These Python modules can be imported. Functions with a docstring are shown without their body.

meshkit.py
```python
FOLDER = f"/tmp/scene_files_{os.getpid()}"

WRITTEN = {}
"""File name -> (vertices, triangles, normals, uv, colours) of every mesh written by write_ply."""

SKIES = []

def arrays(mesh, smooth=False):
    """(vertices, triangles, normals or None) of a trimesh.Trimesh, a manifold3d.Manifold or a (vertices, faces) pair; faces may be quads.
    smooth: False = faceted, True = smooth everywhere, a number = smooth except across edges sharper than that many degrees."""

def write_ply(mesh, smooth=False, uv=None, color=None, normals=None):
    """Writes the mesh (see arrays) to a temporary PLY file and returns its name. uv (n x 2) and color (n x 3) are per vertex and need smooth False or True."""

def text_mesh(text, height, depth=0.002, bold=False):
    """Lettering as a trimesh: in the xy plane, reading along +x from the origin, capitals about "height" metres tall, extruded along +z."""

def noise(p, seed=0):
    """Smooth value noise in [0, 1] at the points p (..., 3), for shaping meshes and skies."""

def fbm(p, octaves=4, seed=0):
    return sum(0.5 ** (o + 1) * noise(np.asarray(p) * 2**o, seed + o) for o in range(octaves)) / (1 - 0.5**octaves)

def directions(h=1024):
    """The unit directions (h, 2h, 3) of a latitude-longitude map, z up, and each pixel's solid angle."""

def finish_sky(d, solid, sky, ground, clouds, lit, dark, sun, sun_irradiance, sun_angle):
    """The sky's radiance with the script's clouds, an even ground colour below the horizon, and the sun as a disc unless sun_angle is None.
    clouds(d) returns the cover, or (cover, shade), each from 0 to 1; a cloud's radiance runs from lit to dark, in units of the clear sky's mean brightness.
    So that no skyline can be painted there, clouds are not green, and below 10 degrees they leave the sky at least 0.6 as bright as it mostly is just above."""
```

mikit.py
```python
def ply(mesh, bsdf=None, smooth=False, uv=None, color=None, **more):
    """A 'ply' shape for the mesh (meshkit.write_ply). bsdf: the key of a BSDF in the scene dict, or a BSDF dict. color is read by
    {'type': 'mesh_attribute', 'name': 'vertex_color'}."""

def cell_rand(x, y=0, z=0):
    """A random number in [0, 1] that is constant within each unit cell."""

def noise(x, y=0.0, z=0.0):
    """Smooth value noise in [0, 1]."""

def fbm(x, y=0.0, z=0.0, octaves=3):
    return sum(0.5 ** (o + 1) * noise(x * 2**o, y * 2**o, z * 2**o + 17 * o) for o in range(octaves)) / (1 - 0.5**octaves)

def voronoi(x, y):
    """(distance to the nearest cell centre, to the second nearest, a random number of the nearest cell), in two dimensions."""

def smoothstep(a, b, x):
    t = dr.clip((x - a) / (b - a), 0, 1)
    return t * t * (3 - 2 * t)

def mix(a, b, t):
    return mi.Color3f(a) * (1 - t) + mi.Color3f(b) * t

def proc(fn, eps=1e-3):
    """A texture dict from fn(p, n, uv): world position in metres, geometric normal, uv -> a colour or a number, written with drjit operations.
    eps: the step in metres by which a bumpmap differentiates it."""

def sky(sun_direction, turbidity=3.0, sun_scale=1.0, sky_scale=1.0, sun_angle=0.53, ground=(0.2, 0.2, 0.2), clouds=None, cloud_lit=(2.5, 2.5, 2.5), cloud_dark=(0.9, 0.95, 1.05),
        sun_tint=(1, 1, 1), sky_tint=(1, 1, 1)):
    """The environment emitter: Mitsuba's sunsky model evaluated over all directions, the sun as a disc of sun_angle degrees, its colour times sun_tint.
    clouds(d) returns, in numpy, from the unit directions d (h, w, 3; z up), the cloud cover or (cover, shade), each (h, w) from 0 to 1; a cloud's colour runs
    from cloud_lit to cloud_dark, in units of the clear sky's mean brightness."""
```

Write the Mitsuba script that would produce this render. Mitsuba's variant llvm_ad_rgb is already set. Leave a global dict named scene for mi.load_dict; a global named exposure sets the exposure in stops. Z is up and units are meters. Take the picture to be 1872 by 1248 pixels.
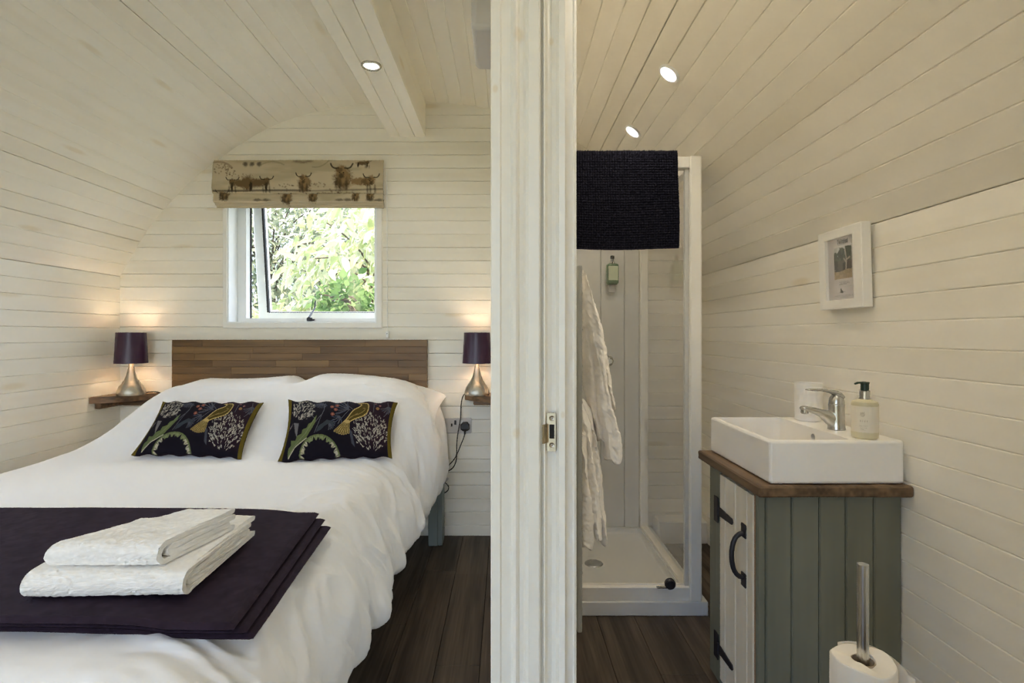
import math
import numpy as np, trimesh, shapely, shapely.geometry as sg, manifold3d as m3
import drjit as dr, mitsuba as mi
import mikit, meshkit
from mikit import proc, noise, fbm, voronoi, cell_rand, smoothstep, mix

T = mi.ScalarTransform4f
rng = np.random.default_rng(11)
scene, labels = {}, {}

# ---------------------------------------------------------------- camera, sky, exposure
F = 980.0
CZ = 1.115
scene['camera'] = {'type': 'perspective', 'fov_axis': 'x', 'fov': math.degrees(2 * math.atan(936 / F)), 'near_clip': 0.05, 'far_clip': 200.0,
                   'principal_point_offset_x': 12 / 1872, 'principal_point_offset_y': 12 / 1248,
                   'to_world': T().look_at(origin=[0, 0, CZ], target=[0, 1, CZ], up=[0, 0, 1])}
exposure = 2.85
SUN = (0.50, -0.45, 0.74)


def cloudfn(d):
    n = meshkit.fbm(np.stack([d[..., 0] * 2.2, d[..., 1] * 2.2, d[..., 2] * 4.0], -1), 4, 3)
    c = np.clip((n - 0.36) / 0.22, 0, 1)
    return c, np.clip((n - 0.55) / 0.4, 0, 1)


SKY = 4.6
scene['sky'] = mikit.sky(SUN, turbidity=4.0, sun_scale=1.4, sky_scale=SKY, clouds=cloudfn, cloud_lit=(1.38, 1.46, 1.58), cloud_dark=(0.85, 0.93, 1.05), sky_tint=(0.92, 0.98, 1.07), ground=(0.16, 0.17, 0.12))
WARM = (1.0, 0.80, 0.56)
SOFT = (1.0, 0.90, 0.74)
DOWN_BED, DOWN_BATH, BULB = 24.0, 34.0, 15.0

# ---------------------------------------------------------------- room dimensions
YB, YF = 2.98, -1.7            # back wall face, front wall face
XC, W = -0.532, 1.61           # middle of the hut, half its width
XL, XR = XC - W, XC + W
PITCH = 0.0735
ARCH = np.array([(0, 2.41), (.14, 2.408), (.27, 2.398), (.455, 2.367), (.719, 2.294), (.95, 2.17), (1.08, 2.078), (1.178, 2.003), (1.327, 1.855), (1.424, 1.744), (1.56, 1.525), (W, 1.44)])
ZK = 1.44


# ---------------------------------------------------------------- helpers
def numbered(name):
    k, i = name, 0
    while k in scene or k in labels or any(x.startswith(k + '__') for x in scene):
        i += 1
        k = f'{name}_{i:03d}'
    return k


COUNT = {}


def fresh(name):
    i = COUNT.get(name, 0)
    COUNT[name] = i + 1
    return name if i == 0 else f'{name}_{i:03d}'


def thing(name, label, cat=None, group=None, kind=None):
    k = fresh(name)
    d = {'label': label}
    if cat: d['category'] = cat
    if group: d['group'] = group
    if kind: d['kind'] = kind
    labels[k] = d
    return k


def part(parent, name, mesh, bsdf, smooth=False, label=None, kind=None, **kw):
    k = fresh(parent + '__' + name)
    scene[k] = mikit.ply(mesh, bsdf, smooth, **kw)
    if label or kind:
        labels[k] = {}
        if label: labels[k]['label'] = label
        if kind: labels[k]['kind'] = kind
    return k


def body(key, mesh, bsdf, smooth=False, **kw):
    scene[key] = mikit.ply(mesh, bsdf, smooth, **kw)
    return key


def cat(*ms):
    return trimesh.util.concatenate([m for m in ms])


def hull(pts):
    return trimesh.convex.convex_hull(np.asarray(pts, float))


def cbox(x0, x1, y0, y1, z0, z1, c=0.003):
    lo, hi = np.array([x0, y0, z0]), np.array([x1, y1, z1])
    c = min(c, (hi - lo).min() * 0.45)
    pts = []
    for ax in range(3):
        a, b = lo + c, hi - c
        a[ax], b[ax] = lo[ax], hi[ax]
        pts += [[(a, b)[i][0], (a, b)[j][1], (a, b)[k][2]] for i in (0, 1) for j in (0, 1) for k in (0, 1)]
    return hull(pts)


def prism(poly, o, eu, ev, ew, length):
    """Convex polygon (u, v) extruded along ew."""
    p = np.asarray(poly, float)
    o, eu, ev, ew = (np.asarray(a, float) for a in (o, eu, ev, ew))
    a = o + p[:, :1] * eu + p[:, 1:] * ev
    b = a + ew * length
    n = len(p)
    f = []
    for i in range(n):
        j = (i + 1) % n
        f += [[i, j, n + j], [i, n + j, n + i]]
    for i in range(1, n - 1):
        f += [[0, i + 1, i], [n, n + i, n + i + 1]]
    m = trimesh.Trimesh(np.vstack([a, b]), f, process=False)
    if m.volume < 0: m.invert()
    return m


def grid_faces(nu, nv, closed_u=False):
    f = []
    i = np.arange(nu if closed_u else nu - 1)
    j = np.arange(nv - 1)
    I, J = np.meshgrid(i, j, indexing='ij')
    I2 = (I + 1) % nu
    a, b, c, d = I * nv + J, I2 * nv + J, I2 * nv + J + 1, I * nv + J + 1
    return np.stack([a, b, c, d], -1).reshape(-1, 4)


def quads(v, f):
    f = np.asarray(f)
    return trimesh.Trimesh(np.asarray(v, float), np.vstack([f[:, [0, 1, 2]], f[:, [0, 2, 3]]]), process=False)


def lathe(prof, n=40, cx=0, cy=0, cz=0):
    """Profile (r, z) turned about the z axis."""
    p = np.asarray(prof, float)
    a = np.linspace(0, 2 * np.pi, n, endpoint=False)
    v = np.stack([cx + np.cos(a)[:, None] * p[:, 0], cy + np.sin(a)[:, None] * p[:, 0], cz + np.tile(p[:, 1], (n, 1))], -1).reshape(-1, 3)
    m = quads(v, grid_faces(n, len(p), True))
    m.merge_vertices(); m.update_faces(m.nondegenerate_faces())
    if m.volume < 0: m.invert()
    return m


def smooth_path(pts, n):
    from scipy.interpolate import CubicSpline
    pts = np.asarray(pts, float)
    d = np.r_[0, np.cumsum(np.linalg.norm(np.diff(pts, axis=0), axis=1))]
    return CubicSpline(d, pts)(np.linspace(0, d[-1], n))


def tube(pts, r, n=8, caps=True):
    pts = np.asarray(pts, float)
    r = np.broadcast_to(np.asarray(r, float), (len(pts),))
    t = np.gradient(pts, axis=0); t /= np.linalg.norm(t, axis=1, keepdims=True) + 1e-12
    up = np.array([0, 0, 1.0]) if abs(t[0, 2]) < 0.9 else np.array([1.0, 0, 0])
    u = np.cross(t[0], up); u /= np.linalg.norm(u)
    V = []
    for k in range(len(pts)):
        u = u - t[k] * (u @ t[k]); u /= np.linalg.norm(u)
        w = np.cross(t[k], u)
        a = np.linspace(0, 2 * np.pi, n, endpoint=False)
        V.append(pts[k] + r[k] * (np.cos(a)[:, None] * u + np.sin(a)[:, None] * w))
    V = np.array(V).transpose(1, 0, 2).reshape(-1, 3)
    m = quads(V, grid_faces(n, len(pts), True))
    if caps:
        e, L = len(m.vertices), len(pts)
        vs = np.vstack([m.vertices, pts[0], pts[-1]])
        f = list(m.faces)
        for i in range(n):
            j = (i + 1) % n
            f += [[e, j * L, i * L], [e + 1, i * L + L - 1, j * L + L - 1]]
        m = trimesh.Trimesh(vs, f, process=False)
    if m.volume < 0: m.invert()
    return m


def extrude(poly, h, M=None):
    m = trimesh.creation.extrude_polygon(poly, h, engine='earcut')
    if M is not None: m.apply_transform(M)
    return m


def frame(o, ex, ey, ez):
    M = np.eye(4)
    M[:3, 0], M[:3, 1], M[:3, 2], M[:3, 3] = ex, ey, ez, o
    return M


def rbox(x0, x1, y0, y1, z0, z1, r, seg=3):
    """Box with rounded edges (hull of corner spheres)."""
    s = trimesh.creation.icosphere(subdivisions=seg - 1 if seg > 1 else 1, radius=r).vertices
    c = np.array([[x, y, z] for x in (x0 + r, x1 - r) for y in (y0 + r, y1 - r) for z in (z0 + r, z1 - r)])
    return hull((c[:, None] + s[None]).reshape(-1, 3))


def man(m):
    return m3.Manifold(m3.Mesh(np.asarray(m.vertices, np.float32), np.asarray(m.faces, np.uint32)))


def unman(M):
    k = M.to_mesh()
    return trimesh.Trimesh(k.vert_properties[:, :3], k.tri_verts, process=False)


def rgb(*c):
    return {'type': 'rgb', 'value': [float(x) for x in c]}


def P(x, y, Y):
    """Photograph pixel at depth Y -> a point (used to read sizes off the photograph)."""
    return np.array([(x - 924) * Y / F, Y, CZ - (y - 612) * Y / F])


# ---------------------------------------------------------------- materials
def two(b):
    return {'type': 'twosided', 'bsdf': b}


def prin(col, rough=0.5, **kw):
    return two({'type': 'principled', 'base_color': rgb(*col) if isinstance(col, tuple) else col, 'roughness': rough, **kw})


def paint_fn(c, along, k):
    c2 = tuple(a * b for a, b in zip(c, (0.975, 0.968, 0.95)))
    kn = tuple(a * b for a, b in zip(c, (0.86, 0.80, 0.68)))

    def fn(p, n, uv):
        a, b, e = (p.y, p.x + p.z, p.z) if along == 'y' else ((p.x, p.z, p.y) if along == 'x' else (p.z, p.x, p.y))
        g = fbm(a * 1.2 + k * 7, b * 26, e * 8, 2)
        col = mix(c, c2, smoothstep(0.42, 0.75, g))
        d1, d2, w = voronoi(a * 1.3 + k * 3.1, b * 5.2)
        spot = (1 - smoothstep(0.03, 0.11, d1)) * dr.select(w > 0.78, 1.0, 0.0)
        return mix(col, kn, spot * 0.7)
    return proc(fn)


CREAM = (0.81, 0.775, 0.69)
for k in range(3):
    c = tuple(a * f for a, f in zip(CREAM, ((1, 1, 1), (0.975, 0.97, 0.96), (1.01, 1.01, 1.015))[k]))
    scene[f'paint_depth_{k}'] = prin(paint_fn(c, 'y', k), 0.5, specular=0.35)
    scene[f'paint_across_{k}'] = prin(paint_fn(c, 'x', k), 0.5, specular=0.35)
def upright_fn(p, n, uv):
    g = fbm(p.x * 22, p.z * 0.9, 0.0, 2)
    col = mix((0.755, 0.72, 0.64), (0.73, 0.69, 0.60), smoothstep(0.35, 0.7, g))
    kn = mi.Float(0)
    for kx, kz, r in ((0.0210, 1.585, .011), (0.0172, .961, .008), (0.0725, 1.581, .006), (-.0160, 1.50, .006), (0.09, .99, .005)):
        kn = dr.maximum(kn, 1 - smoothstep(0.35, 1.0, dr.sqrt(dr.square((p.x - kx) / r) + dr.square((p.z - kz) / (r * 1.5)))))
    return mix(col, (0.62, 0.51, 0.33), kn * 0.5)


scene['paint_upright'] = prin(proc(upright_fn), 0.38, specular=0.45)
scene['paint_plain'] = prin((0.78, 0.735, 0.63), 0.55)


def floor_fn(k):
    def fn(p, n, uv):
        g = fbm(p.x * 26 + k * 5, p.y * 2.1 + k * 3.7, 0.0, 4)
        f = noise(p.x * 190, p.y * 7.0, k)
        t = cell_rand(dr.floor((p.x + 3) / 0.149), dr.floor(p.y / 1.25 + k), 2.0)
        c = mix((0.042, 0.031, 0.023), (0.090, 0.067, 0.048), smoothstep(0.25, 0.75, g))
        return c * (0.72 + 0.34 * f) * (0.85 + 0.3 * t)
    return proc(fn)


for k in range(3):
    scene[f'floor_wood_{k}'] = prin(floor_fn(k), 0.5, specular=0.35)


def wood_fn(c1, c2, axis, k, sc=1.0):
    def fn(p, n, uv):
        a, b, e = (p.x, p.z, p.y) if axis == 'x' else ((p.y, p.x, p.z) if axis == 'y' else (p.z, p.x, p.y))
        w = fbm(a * 3 * sc + k * 9.1, b * 30 * sc, e * 30 * sc, 3)
        r = noise(a * 9 * sc + k, b * 170 * sc, e * 120 * sc)
        return mix(c1, c2, smoothstep(0.2, 0.8, w * 0.75 + r * 0.25))
    return proc(fn)


OAK = [((0.098, 0.052, 0.019), (0.190, 0.107, 0.041)), ((0.085, 0.044, 0.017), (0.158, 0.086, 0.033)), ((0.120, 0.066, 0.024), (0.225, 0.132, 0.052)), ((0.088, 0.048, 0.019), (0.175, 0.100, 0.041))]
for k, (a, b) in enumerate(OAK):
    scene[f'oak_{k}'] = prin(wood_fn(a, b, 'x', k), 0.42, specular=0.4)
scene['rustic_wood'] = prin(wood_fn((0.040, 0.021, 0.010), (0.20, 0.112, 0.052), 'x', 3, 0.7), 0.45)
scene['counter_wood'] = prin(wood_fn((0.050, 0.028, 0.015), (0.17, 0.105, 0.055), 'y', 2, 0.8), 0.42)
scene['sage'] = prin(wood_fn((0.145, 0.150, 0.112), (0.172, 0.177, 0.135), 'z', 1, 0.6), 0.5)
scene['sage_blue'] = prin((0.17, 0.20, 0.19), 0.5)
scene['door_cream'] = prin(wood_fn((0.66, 0.60, 0.48), (0.74, 0.68, 0.56), 'z', 4, 0.5), 0.5)
scene['bare_wood'] = prin(wood_fn((0.18, 0.09, 0.04), (0.30, 0.17, 0.09), 'z', 6), 0.6)
scene['white_plastic'] = prin((0.80, 0.81, 0.80), 0.3)
scene['white_lacquer'] = prin((0.80, 0.78, 0.73), 0.35)
scene['shower_panel'] = prin((0.63, 0.625, 0.60), 0.3)
scene['tray_white'] = prin((0.66, 0.665, 0.655), 0.25)
scene['ceramic'] = prin((0.82, 0.80, 0.76), 0.12, specular=0.5, clearcoat=0.6, clearcoat_gloss=0.9)
scene['chrome'] = two({'type': 'roughconductor', 'material': 'none', 'alpha': 0.06, 'specular_reflectance': rgb(0.62, 0.63, 0.63)})
scene['nickel'] = two({'type': 'roughconductor', 'alpha': 0.2, 'specular_reflectance': rgb(0.50, 0.47, 0.41)})
scene['brass_plate'] = two({'type': 'roughconductor', 'alpha': 0.25, 'specular_reflectance': rgb(0.52, 0.44, 0.31)})
scene['iron_black'] = prin((0.012, 0.012, 0.018), 0.45)
scene['black_plastic'] = prin((0.012, 0.012, 0.013), 0.4)
scene['dark_hole'] = prin((0.01, 0.009, 0.008), 0.8)
scene['grey_plastic'] = prin((0.50, 0.48, 0.47), 0.5)
scene['radiator_grey'] = prin((0.30, 0.31, 0.30), 0.35)
scene['pane'] = {'type': 'thindielectric', 'int_ior': 1.5}
scene['aluminium'] = prin((0.55, 0.55, 0.53), 0.3)
scene['gasket'] = prin((0.015, 0.016, 0.018), 0.6)


def cloth_fn(c, s, amt):
    def fn(p, n, uv):
        return mi.Color3f(c) * (1 - amt + 2 * amt * fbm(p.x * s, p.y * s, p.z * s, 3))
    return proc(fn)


def bump(b, fn, scale, eps):
    return two({'type': 'bumpmap', 'arbitrary': proc(fn, eps), 'scale': scale, 'bsdf': b})


scene['cotton'] = prin((0.86, 0.86, 0.87), 0.85, specular=0.1, sheen=0.2)
TERRY = {'type': 'principled', 'base_color': cloth_fn((0.80, 0.785, 0.755), 140.0, 0.10), 'roughness': 0.95, 'specular': 0.05, 'sheen': 0.5}
scene['terry'] = bump(TERRY, lambda p, n, uv: noise(p.x * 260, p.y * 260, p.z * 260) + 0.6 * noise(p.x * 110, p.y * 110, p.z * 110), 0.004, 0.0008)
scene['robe_terry'] = bump({'type': 'principled', 'base_color': cloth_fn((0.87, 0.835, 0.79), 110.0, 0.06), 'roughness': 0.95, 'specular': 0.05, 'sheen': 0.5},
                           lambda p, n, uv: noise(p.x * 200, p.y * 200, p.z * 200), 0.004, 0.0008)
scene['throw_cloth'] = bump({'type': 'principled', 'base_color': cloth_fn((0.024, 0.015, 0.026), 60.0, 0.35), 'roughness': 0.9, 'specular': 0.1, 'sheen': 0.35},
                            lambda p, n, uv: noise(p.x * 330, p.y * 330, p.z * 330), 0.002, 0.0008)
scene['mat_navy'] = prin((0.0075, 0.0075, 0.0145), 0.9, specular=0.1, sheen=0.25)
scene['shade_purple'] = prin((0.030, 0.006, 0.028), 0.34, specular=0.5, anisotropic=0.7)
scene['shade_inside'] = prin((0.62, 0.50, 0.40), 0.6)
scene['printed'] = prin({'type': 'mesh_attribute', 'name': 'vertex_color'}, 0.85, specular=0.1, sheen=0.15)
scene['paper'] = prin({'type': 'mesh_attribute', 'name': 'vertex_color'}, 0.6, specular=0.2)
scene['ink'] = prin((0.03, 0.035, 0.032), 0.7)
scene['green_cap'] = prin((0.008, 0.030, 0.020), 0.35)
scene['soap_liquid'] = prin((0.60, 0.55, 0.38), 0.25)
scene['soap_label'] = prin((0.72, 0.67, 0.56), 0.5)
scene['label_ink'] = prin((0.33, 0.29, 0.19), 0.6)
scene['green_soap'] = prin((0.10, 0.17, 0.10), 0.25)
scene['green_label'] = prin((0.50, 0.56, 0.42), 0.5)
scene['tissue'] = bump({'type': 'principled', 'base_color': rgb(0.80, 0.76, 0.69), 'roughness': 0.95, 'specular': 0.05}, lambda p, n, uv: noise(p.x * 180, p.y * 180, p.z * 180), 0.0006, 0.001)
scene['card'] = prin((0.42, 0.34, 0.25), 0.8)
scene['lamp_glow_warm'] = prin((0.9, 0.9, 0.9), 0.5)
scene['bark'] = prin(wood_fn((0.035, 0.026, 0.020), (0.10, 0.08, 0.06), 'z', 5, 0.2), 0.9)
scene['grass'] = prin(cloth_fn((0.13, 0.14, 0.08), 3.0, 0.4), 0.9)
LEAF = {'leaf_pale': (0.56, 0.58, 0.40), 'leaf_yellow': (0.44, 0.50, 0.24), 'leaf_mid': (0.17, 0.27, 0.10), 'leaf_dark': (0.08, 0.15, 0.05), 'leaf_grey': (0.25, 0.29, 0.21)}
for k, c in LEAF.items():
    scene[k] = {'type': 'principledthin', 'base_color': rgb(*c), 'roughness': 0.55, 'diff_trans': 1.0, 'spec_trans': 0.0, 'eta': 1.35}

# ================================================================ STRUCTURE
def arch_z(off):
    return np.interp(abs(off), ARCH[:, 0], ARCH[:, 1])


def arch_off(z):
    return np.where(np.asarray(z) <= ZK, W, np.interp(-np.asarray(z), -ARCH[:, 1], ARCH[:, 0]))


def plank_profile(L, Tk=0.014, c=0.0013, d=0.0024, g=0.0004):
    """v = 0 is the painted face, v < 0 goes behind it."""
    return [(g + c, 0), (L - g - c, 0), (L - g, -d), (L - g, -Tk), (g, -Tk), (g, -d)]


def fit(mesh_poly):
    return mesh_poly


Y0, YLEN = YF, YB - YF

# floor
fl = thing('floor', 'dark brown wood-look plank floor running through bedroom and bathroom', kind='structure')
body(fl, cbox(XL - .1, XR + .1, YF - .1, YB + .1, -.06, -.012), 'dark_hole')
x = XL - 0.03
i = 0
while x < XR + 0.02:
    k = i % 3
    ys = [YF - .05, YF + 0.9 + (i * 0.47) % 1.2]
    while ys[-1] < YB + 0.02: ys.append(ys[-1] + 1.25)
    ys[-1] = YB + 0.02
    for a, b in zip(ys[:-1], ys[1:]):
        part(fl, 'plank', cbox(x + .0006, x + .149 - .0006, a + .0006, b - .0006, -.012, 0.0, .0015), f'floor_wood_{(k + int(a * 7)) % 3}')
    x += .149; i += 1

# side walls and ceiling (boards run along the hut)
WINL = (0.45, 1.45, 0.84, 1.37)     # window_2 in the left wall, beyond the picture's left edge: y0, y1, z0, z1


def wall_side(name, xw, sgn, label, hole=None, c=.0014):
    w = thing(name, label, kind='structure')
    xb0, xb1 = sorted((xw + sgn * .016, xw + sgn * .06))
    back = man(cbox(xb0, xb1, YF - .06, YB + .06, -.05, ZK + .02, .001))
    if hole:
        back = back - man(cbox(xb0 - .1, xb1 + .1, hole[0], hole[1], hole[2], hole[3], .0001))
    body(w, unman(back), 'paint_plain')
    n = int(round(ZK / PITCH)); h = ZK / n
    for i in range(n):
        z = i * h
        spans = [(YF - .02, YB)]
        if hole and z + h > hole[2] + .01 and z < hole[3] - .01:
            spans = [(YF - .02, hole[0]), (hole[1], YB)]
        for a, b in spans:
            part(w, 'plank', prism(plank_profile(h, c=c, g=.0001 + .0009 * rng.random() ** 5), (xw, a, z), (0, 0, 1), (-sgn, 0, 0), (0, 1, 0), b - a), f'paint_depth_{rng.integers(3)}')
    return w


wall_side('wall_left', XL, -1, 'cream painted horizontal board wall left of the bed', WINL)
wall_side('wall_right', XR, 1, 'cream painted horizontal board wall right of the washbasin', c=.0026)

ce = thing('ceiling', 'cream painted board ceiling curving up over bedroom and bathroom', kind='structure')
full = np.vstack([np.c_[-ARCH[::-1, 0], ARCH[::-1, 1]], ARCH[1:]])
dense = smooth_path(full[:], 1200)
sl = np.r_[0, np.cumsum(np.linalg.norm(np.diff(dense, axis=0), axis=1))]
nP = int(round(sl[-1] / PITCH))
pts = np.stack([np.interp(np.linspace(0, sl[-1], nP + 1), sl, dense[:, k]) for k in (0, 1)], 1)
shell_in = [(XC + a + (0.016 * a / max(W, .1)), b + .016) for a, b in pts]
shell_out = [(XC + a * 1.035, b + .06) for a, b in pts]
shell_out[0] = (shell_out[0][0], ZK - .01); shell_out[-1] = (shell_out[-1][0], ZK - .01)
M_xz = frame((0, YB + .06, 0), (1, 0, 0), (0, 0, 1), (0, -1, 0))
body(ce, extrude(sg.Polygon(shell_in + shell_out[::-1]).buffer(0), YLEN + .12, M_xz), 'paint_plain')
for i in range(nP):
    a, b = pts[i], pts[i + 1]
    d = b - a; L = np.linalg.norm(d); d /= L
    eu = (d[0], 0, d[1]); ev = (d[1], 0, -d[0])     # ev points into the room
    left = (a[0] + b[0]) / 2 < 0
    mid = (a + b) / 2
    r = rng.random()
    if left and abs(mid[0]) < 1.5:
        pr = plank_profile(L, c=.0008, d=.0007, g=.0) if r < .78 else plank_profile(L, c=.0016, d=.0045, g=.0007)
    else:
        pr = plank_profile(L, c=.0026, d=.003, g=.0001 + .0010 * (r > .85))
    part(ce, 'plank', prism(pr, (XC + a[0], YF - .02, a[1]), eu, ev, (0, 1, 0), YLEN + .02), f'paint_depth_{rng.integers(3)}')

# back wall, boards run across; the window opening is left free
HOLE = (-1.541, -0.711, 1.18, 2.03)      # x0, x1, z0, z1
wb = thing('wall_back', 'cream painted horizontal board end wall behind the headboard and the shower', kind='structure')
zz = np.linspace(0, 2.40, 60)
outl = [(XC - arch_off(z) - .03, z) for z in zz] + [(XC + arch_off(z) + .03, z) for z in zz[::-1]]
bk = sg.Polygon(outl).union(sg.box(XC - .35, 2.3, XC + .35, 2.43)).difference(sg.box(HOLE[0], HOLE[2], HOLE[1], HOLE[3]))
if bk.geom_type != 'Polygon': bk = max(bk.geoms, key=lambda q: q.area)
body(wb, extrude(bk, .13, frame((0, YB + .146, 0), (1, 0, 0), (0, 0, 1), (0, -1, 0))), 'paint_plain')
z0 = -0.016
while z0 < 2.42:
    z1 = z0 + PITCH
    o = float(arch_off(max(z0, 0)))
    xa, xb = XC - o - .012, XC + o + .012
    segs = [(xa, xb, z0, z1)]
    if z1 > HOLE[2] and z0 < HOLE[3]:
        segs = [(xa, HOLE[0], z0, z1), (HOLE[1], xb, z0, z1)]
        if z0 < HOLE[2] - .004: segs.append((HOLE[0], HOLE[1], z0, HOLE[2]))
        if z1 > HOLE[3] + .004: segs.append((HOLE[0], HOLE[1], HOLE[3], z1))
    for a, b, p, q in segs:
        if b - a > .01:
            part(wb, 'plank', prism(plank_profile(q - p, g=.0001 + .0007 * (rng.random() > .72)), (a, YB, p), (0, 0, 1), (0, -1, 0), (1, 0, 0), b - a), f'paint_across_{rng.integers(3)}')
    z0 = z1

# front wall behind the camera, with a wide glazed doorway standing open
wf = thing('wall_front', 'cream wall behind the viewer with a wide open doorway', kind='structure')
DOOR = (-1.75, -0.03, 0.0, 2.12)
fo = sg.Polygon(outl).difference(sg.box(DOOR[0] - .0, -.1, DOOR[1], DOOR[3]).intersection(sg.Polygon([(XC - arch_off(z) + .08, z) for z in np.linspace(-.2, DOOR[3], 30)] + [(XC + arch_off(z) - .08, z) for z in np.linspace(DOOR[3], -.2, 30)])))
body(wf, extrude(fo, .06, frame((0, YF + .0, 0), (1, 0, 0), (0, 0, 1), (0, -1, 0))), 'paint_plain')

# partition between bedroom and bathroom
wp = thing('wall_partition', 'narrow partition wall between the bedroom and the bathroom', kind='structure')
PX0, PX1 = 0.004, 0.090
body(wp, cbox(PX0 + .014, PX1 - .014, .875, YB, 0, 2.315, .001), 'paint_plain')
z0 = 0.0
while z0 < 2.30:
    for xs, sgn in ((PX0, 1), (PX1, -1)):
        part(wp, 'plank', prism(plank_profile(PITCH), (xs, .88, z0), (0, 0, 1), (-sgn, 0, 0), (0, 1, 0), YB - .88), f'paint_depth_{rng.integers(3)}')
    z0 += PITCH
    
# the partition goes on behind the viewer, past the bathroom's doorway, and a wall closes the bathroom there
wq = thing('wall_partition_front', 'partition wall behind the viewer past the bathroom doorway', kind='structure')
body(wq, cbox(PX0 + .01, PX1, YF, -.22, 0, 2.315, .001), 'paint_plain')
wc = thing('wall_bathroom_front', 'wall closing the bathroom behind the viewer', kind='structure')
body(wc, extrude(sg.Polygon(outl).intersection(sg.box(PX1, 0, 2, 2.32)).buffer(-.01), .06, frame((0, -.16, 0), (1, 0, 0), (0, 0, 1), (0, -1, 0))), 'paint_plain')

# ceiling beam, boxed in boards
bm = thing('trim_1', 'cream boxed ceiling beam running along the hut above the bed', kind='structure')
BX0, BX1, BZ = -0.644, -0.444, 2.215
body(bm, cbox(BX0 + .012, BX1 - .012, YF, YB, BZ + .012, 2.41, .001), 'paint_plain')
for a, b in ((BX0, BX0 + .058), (BX0 + .058, BX0 + .142), (BX0 + .142, BX1)):
    part(bm, 'board', prism(plank_profile(b - a, c=.002, d=.003), (a, YF, BZ), (1, 0, 0), (0, 0, -1), (0, 1, 0), YLEN), f'paint_depth_{rng.integers(3)}')
part(bm, 'side_board', cbox(BX1 - .014, BX1, YF, YB, BZ + .001, 2.405, .002), 'paint_depth_1')
part(bm, 'side_board', cbox(BX0, BX0 + .014, YF, YB, BZ + .001, 2.405, .002), 'paint_depth_1')

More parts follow.
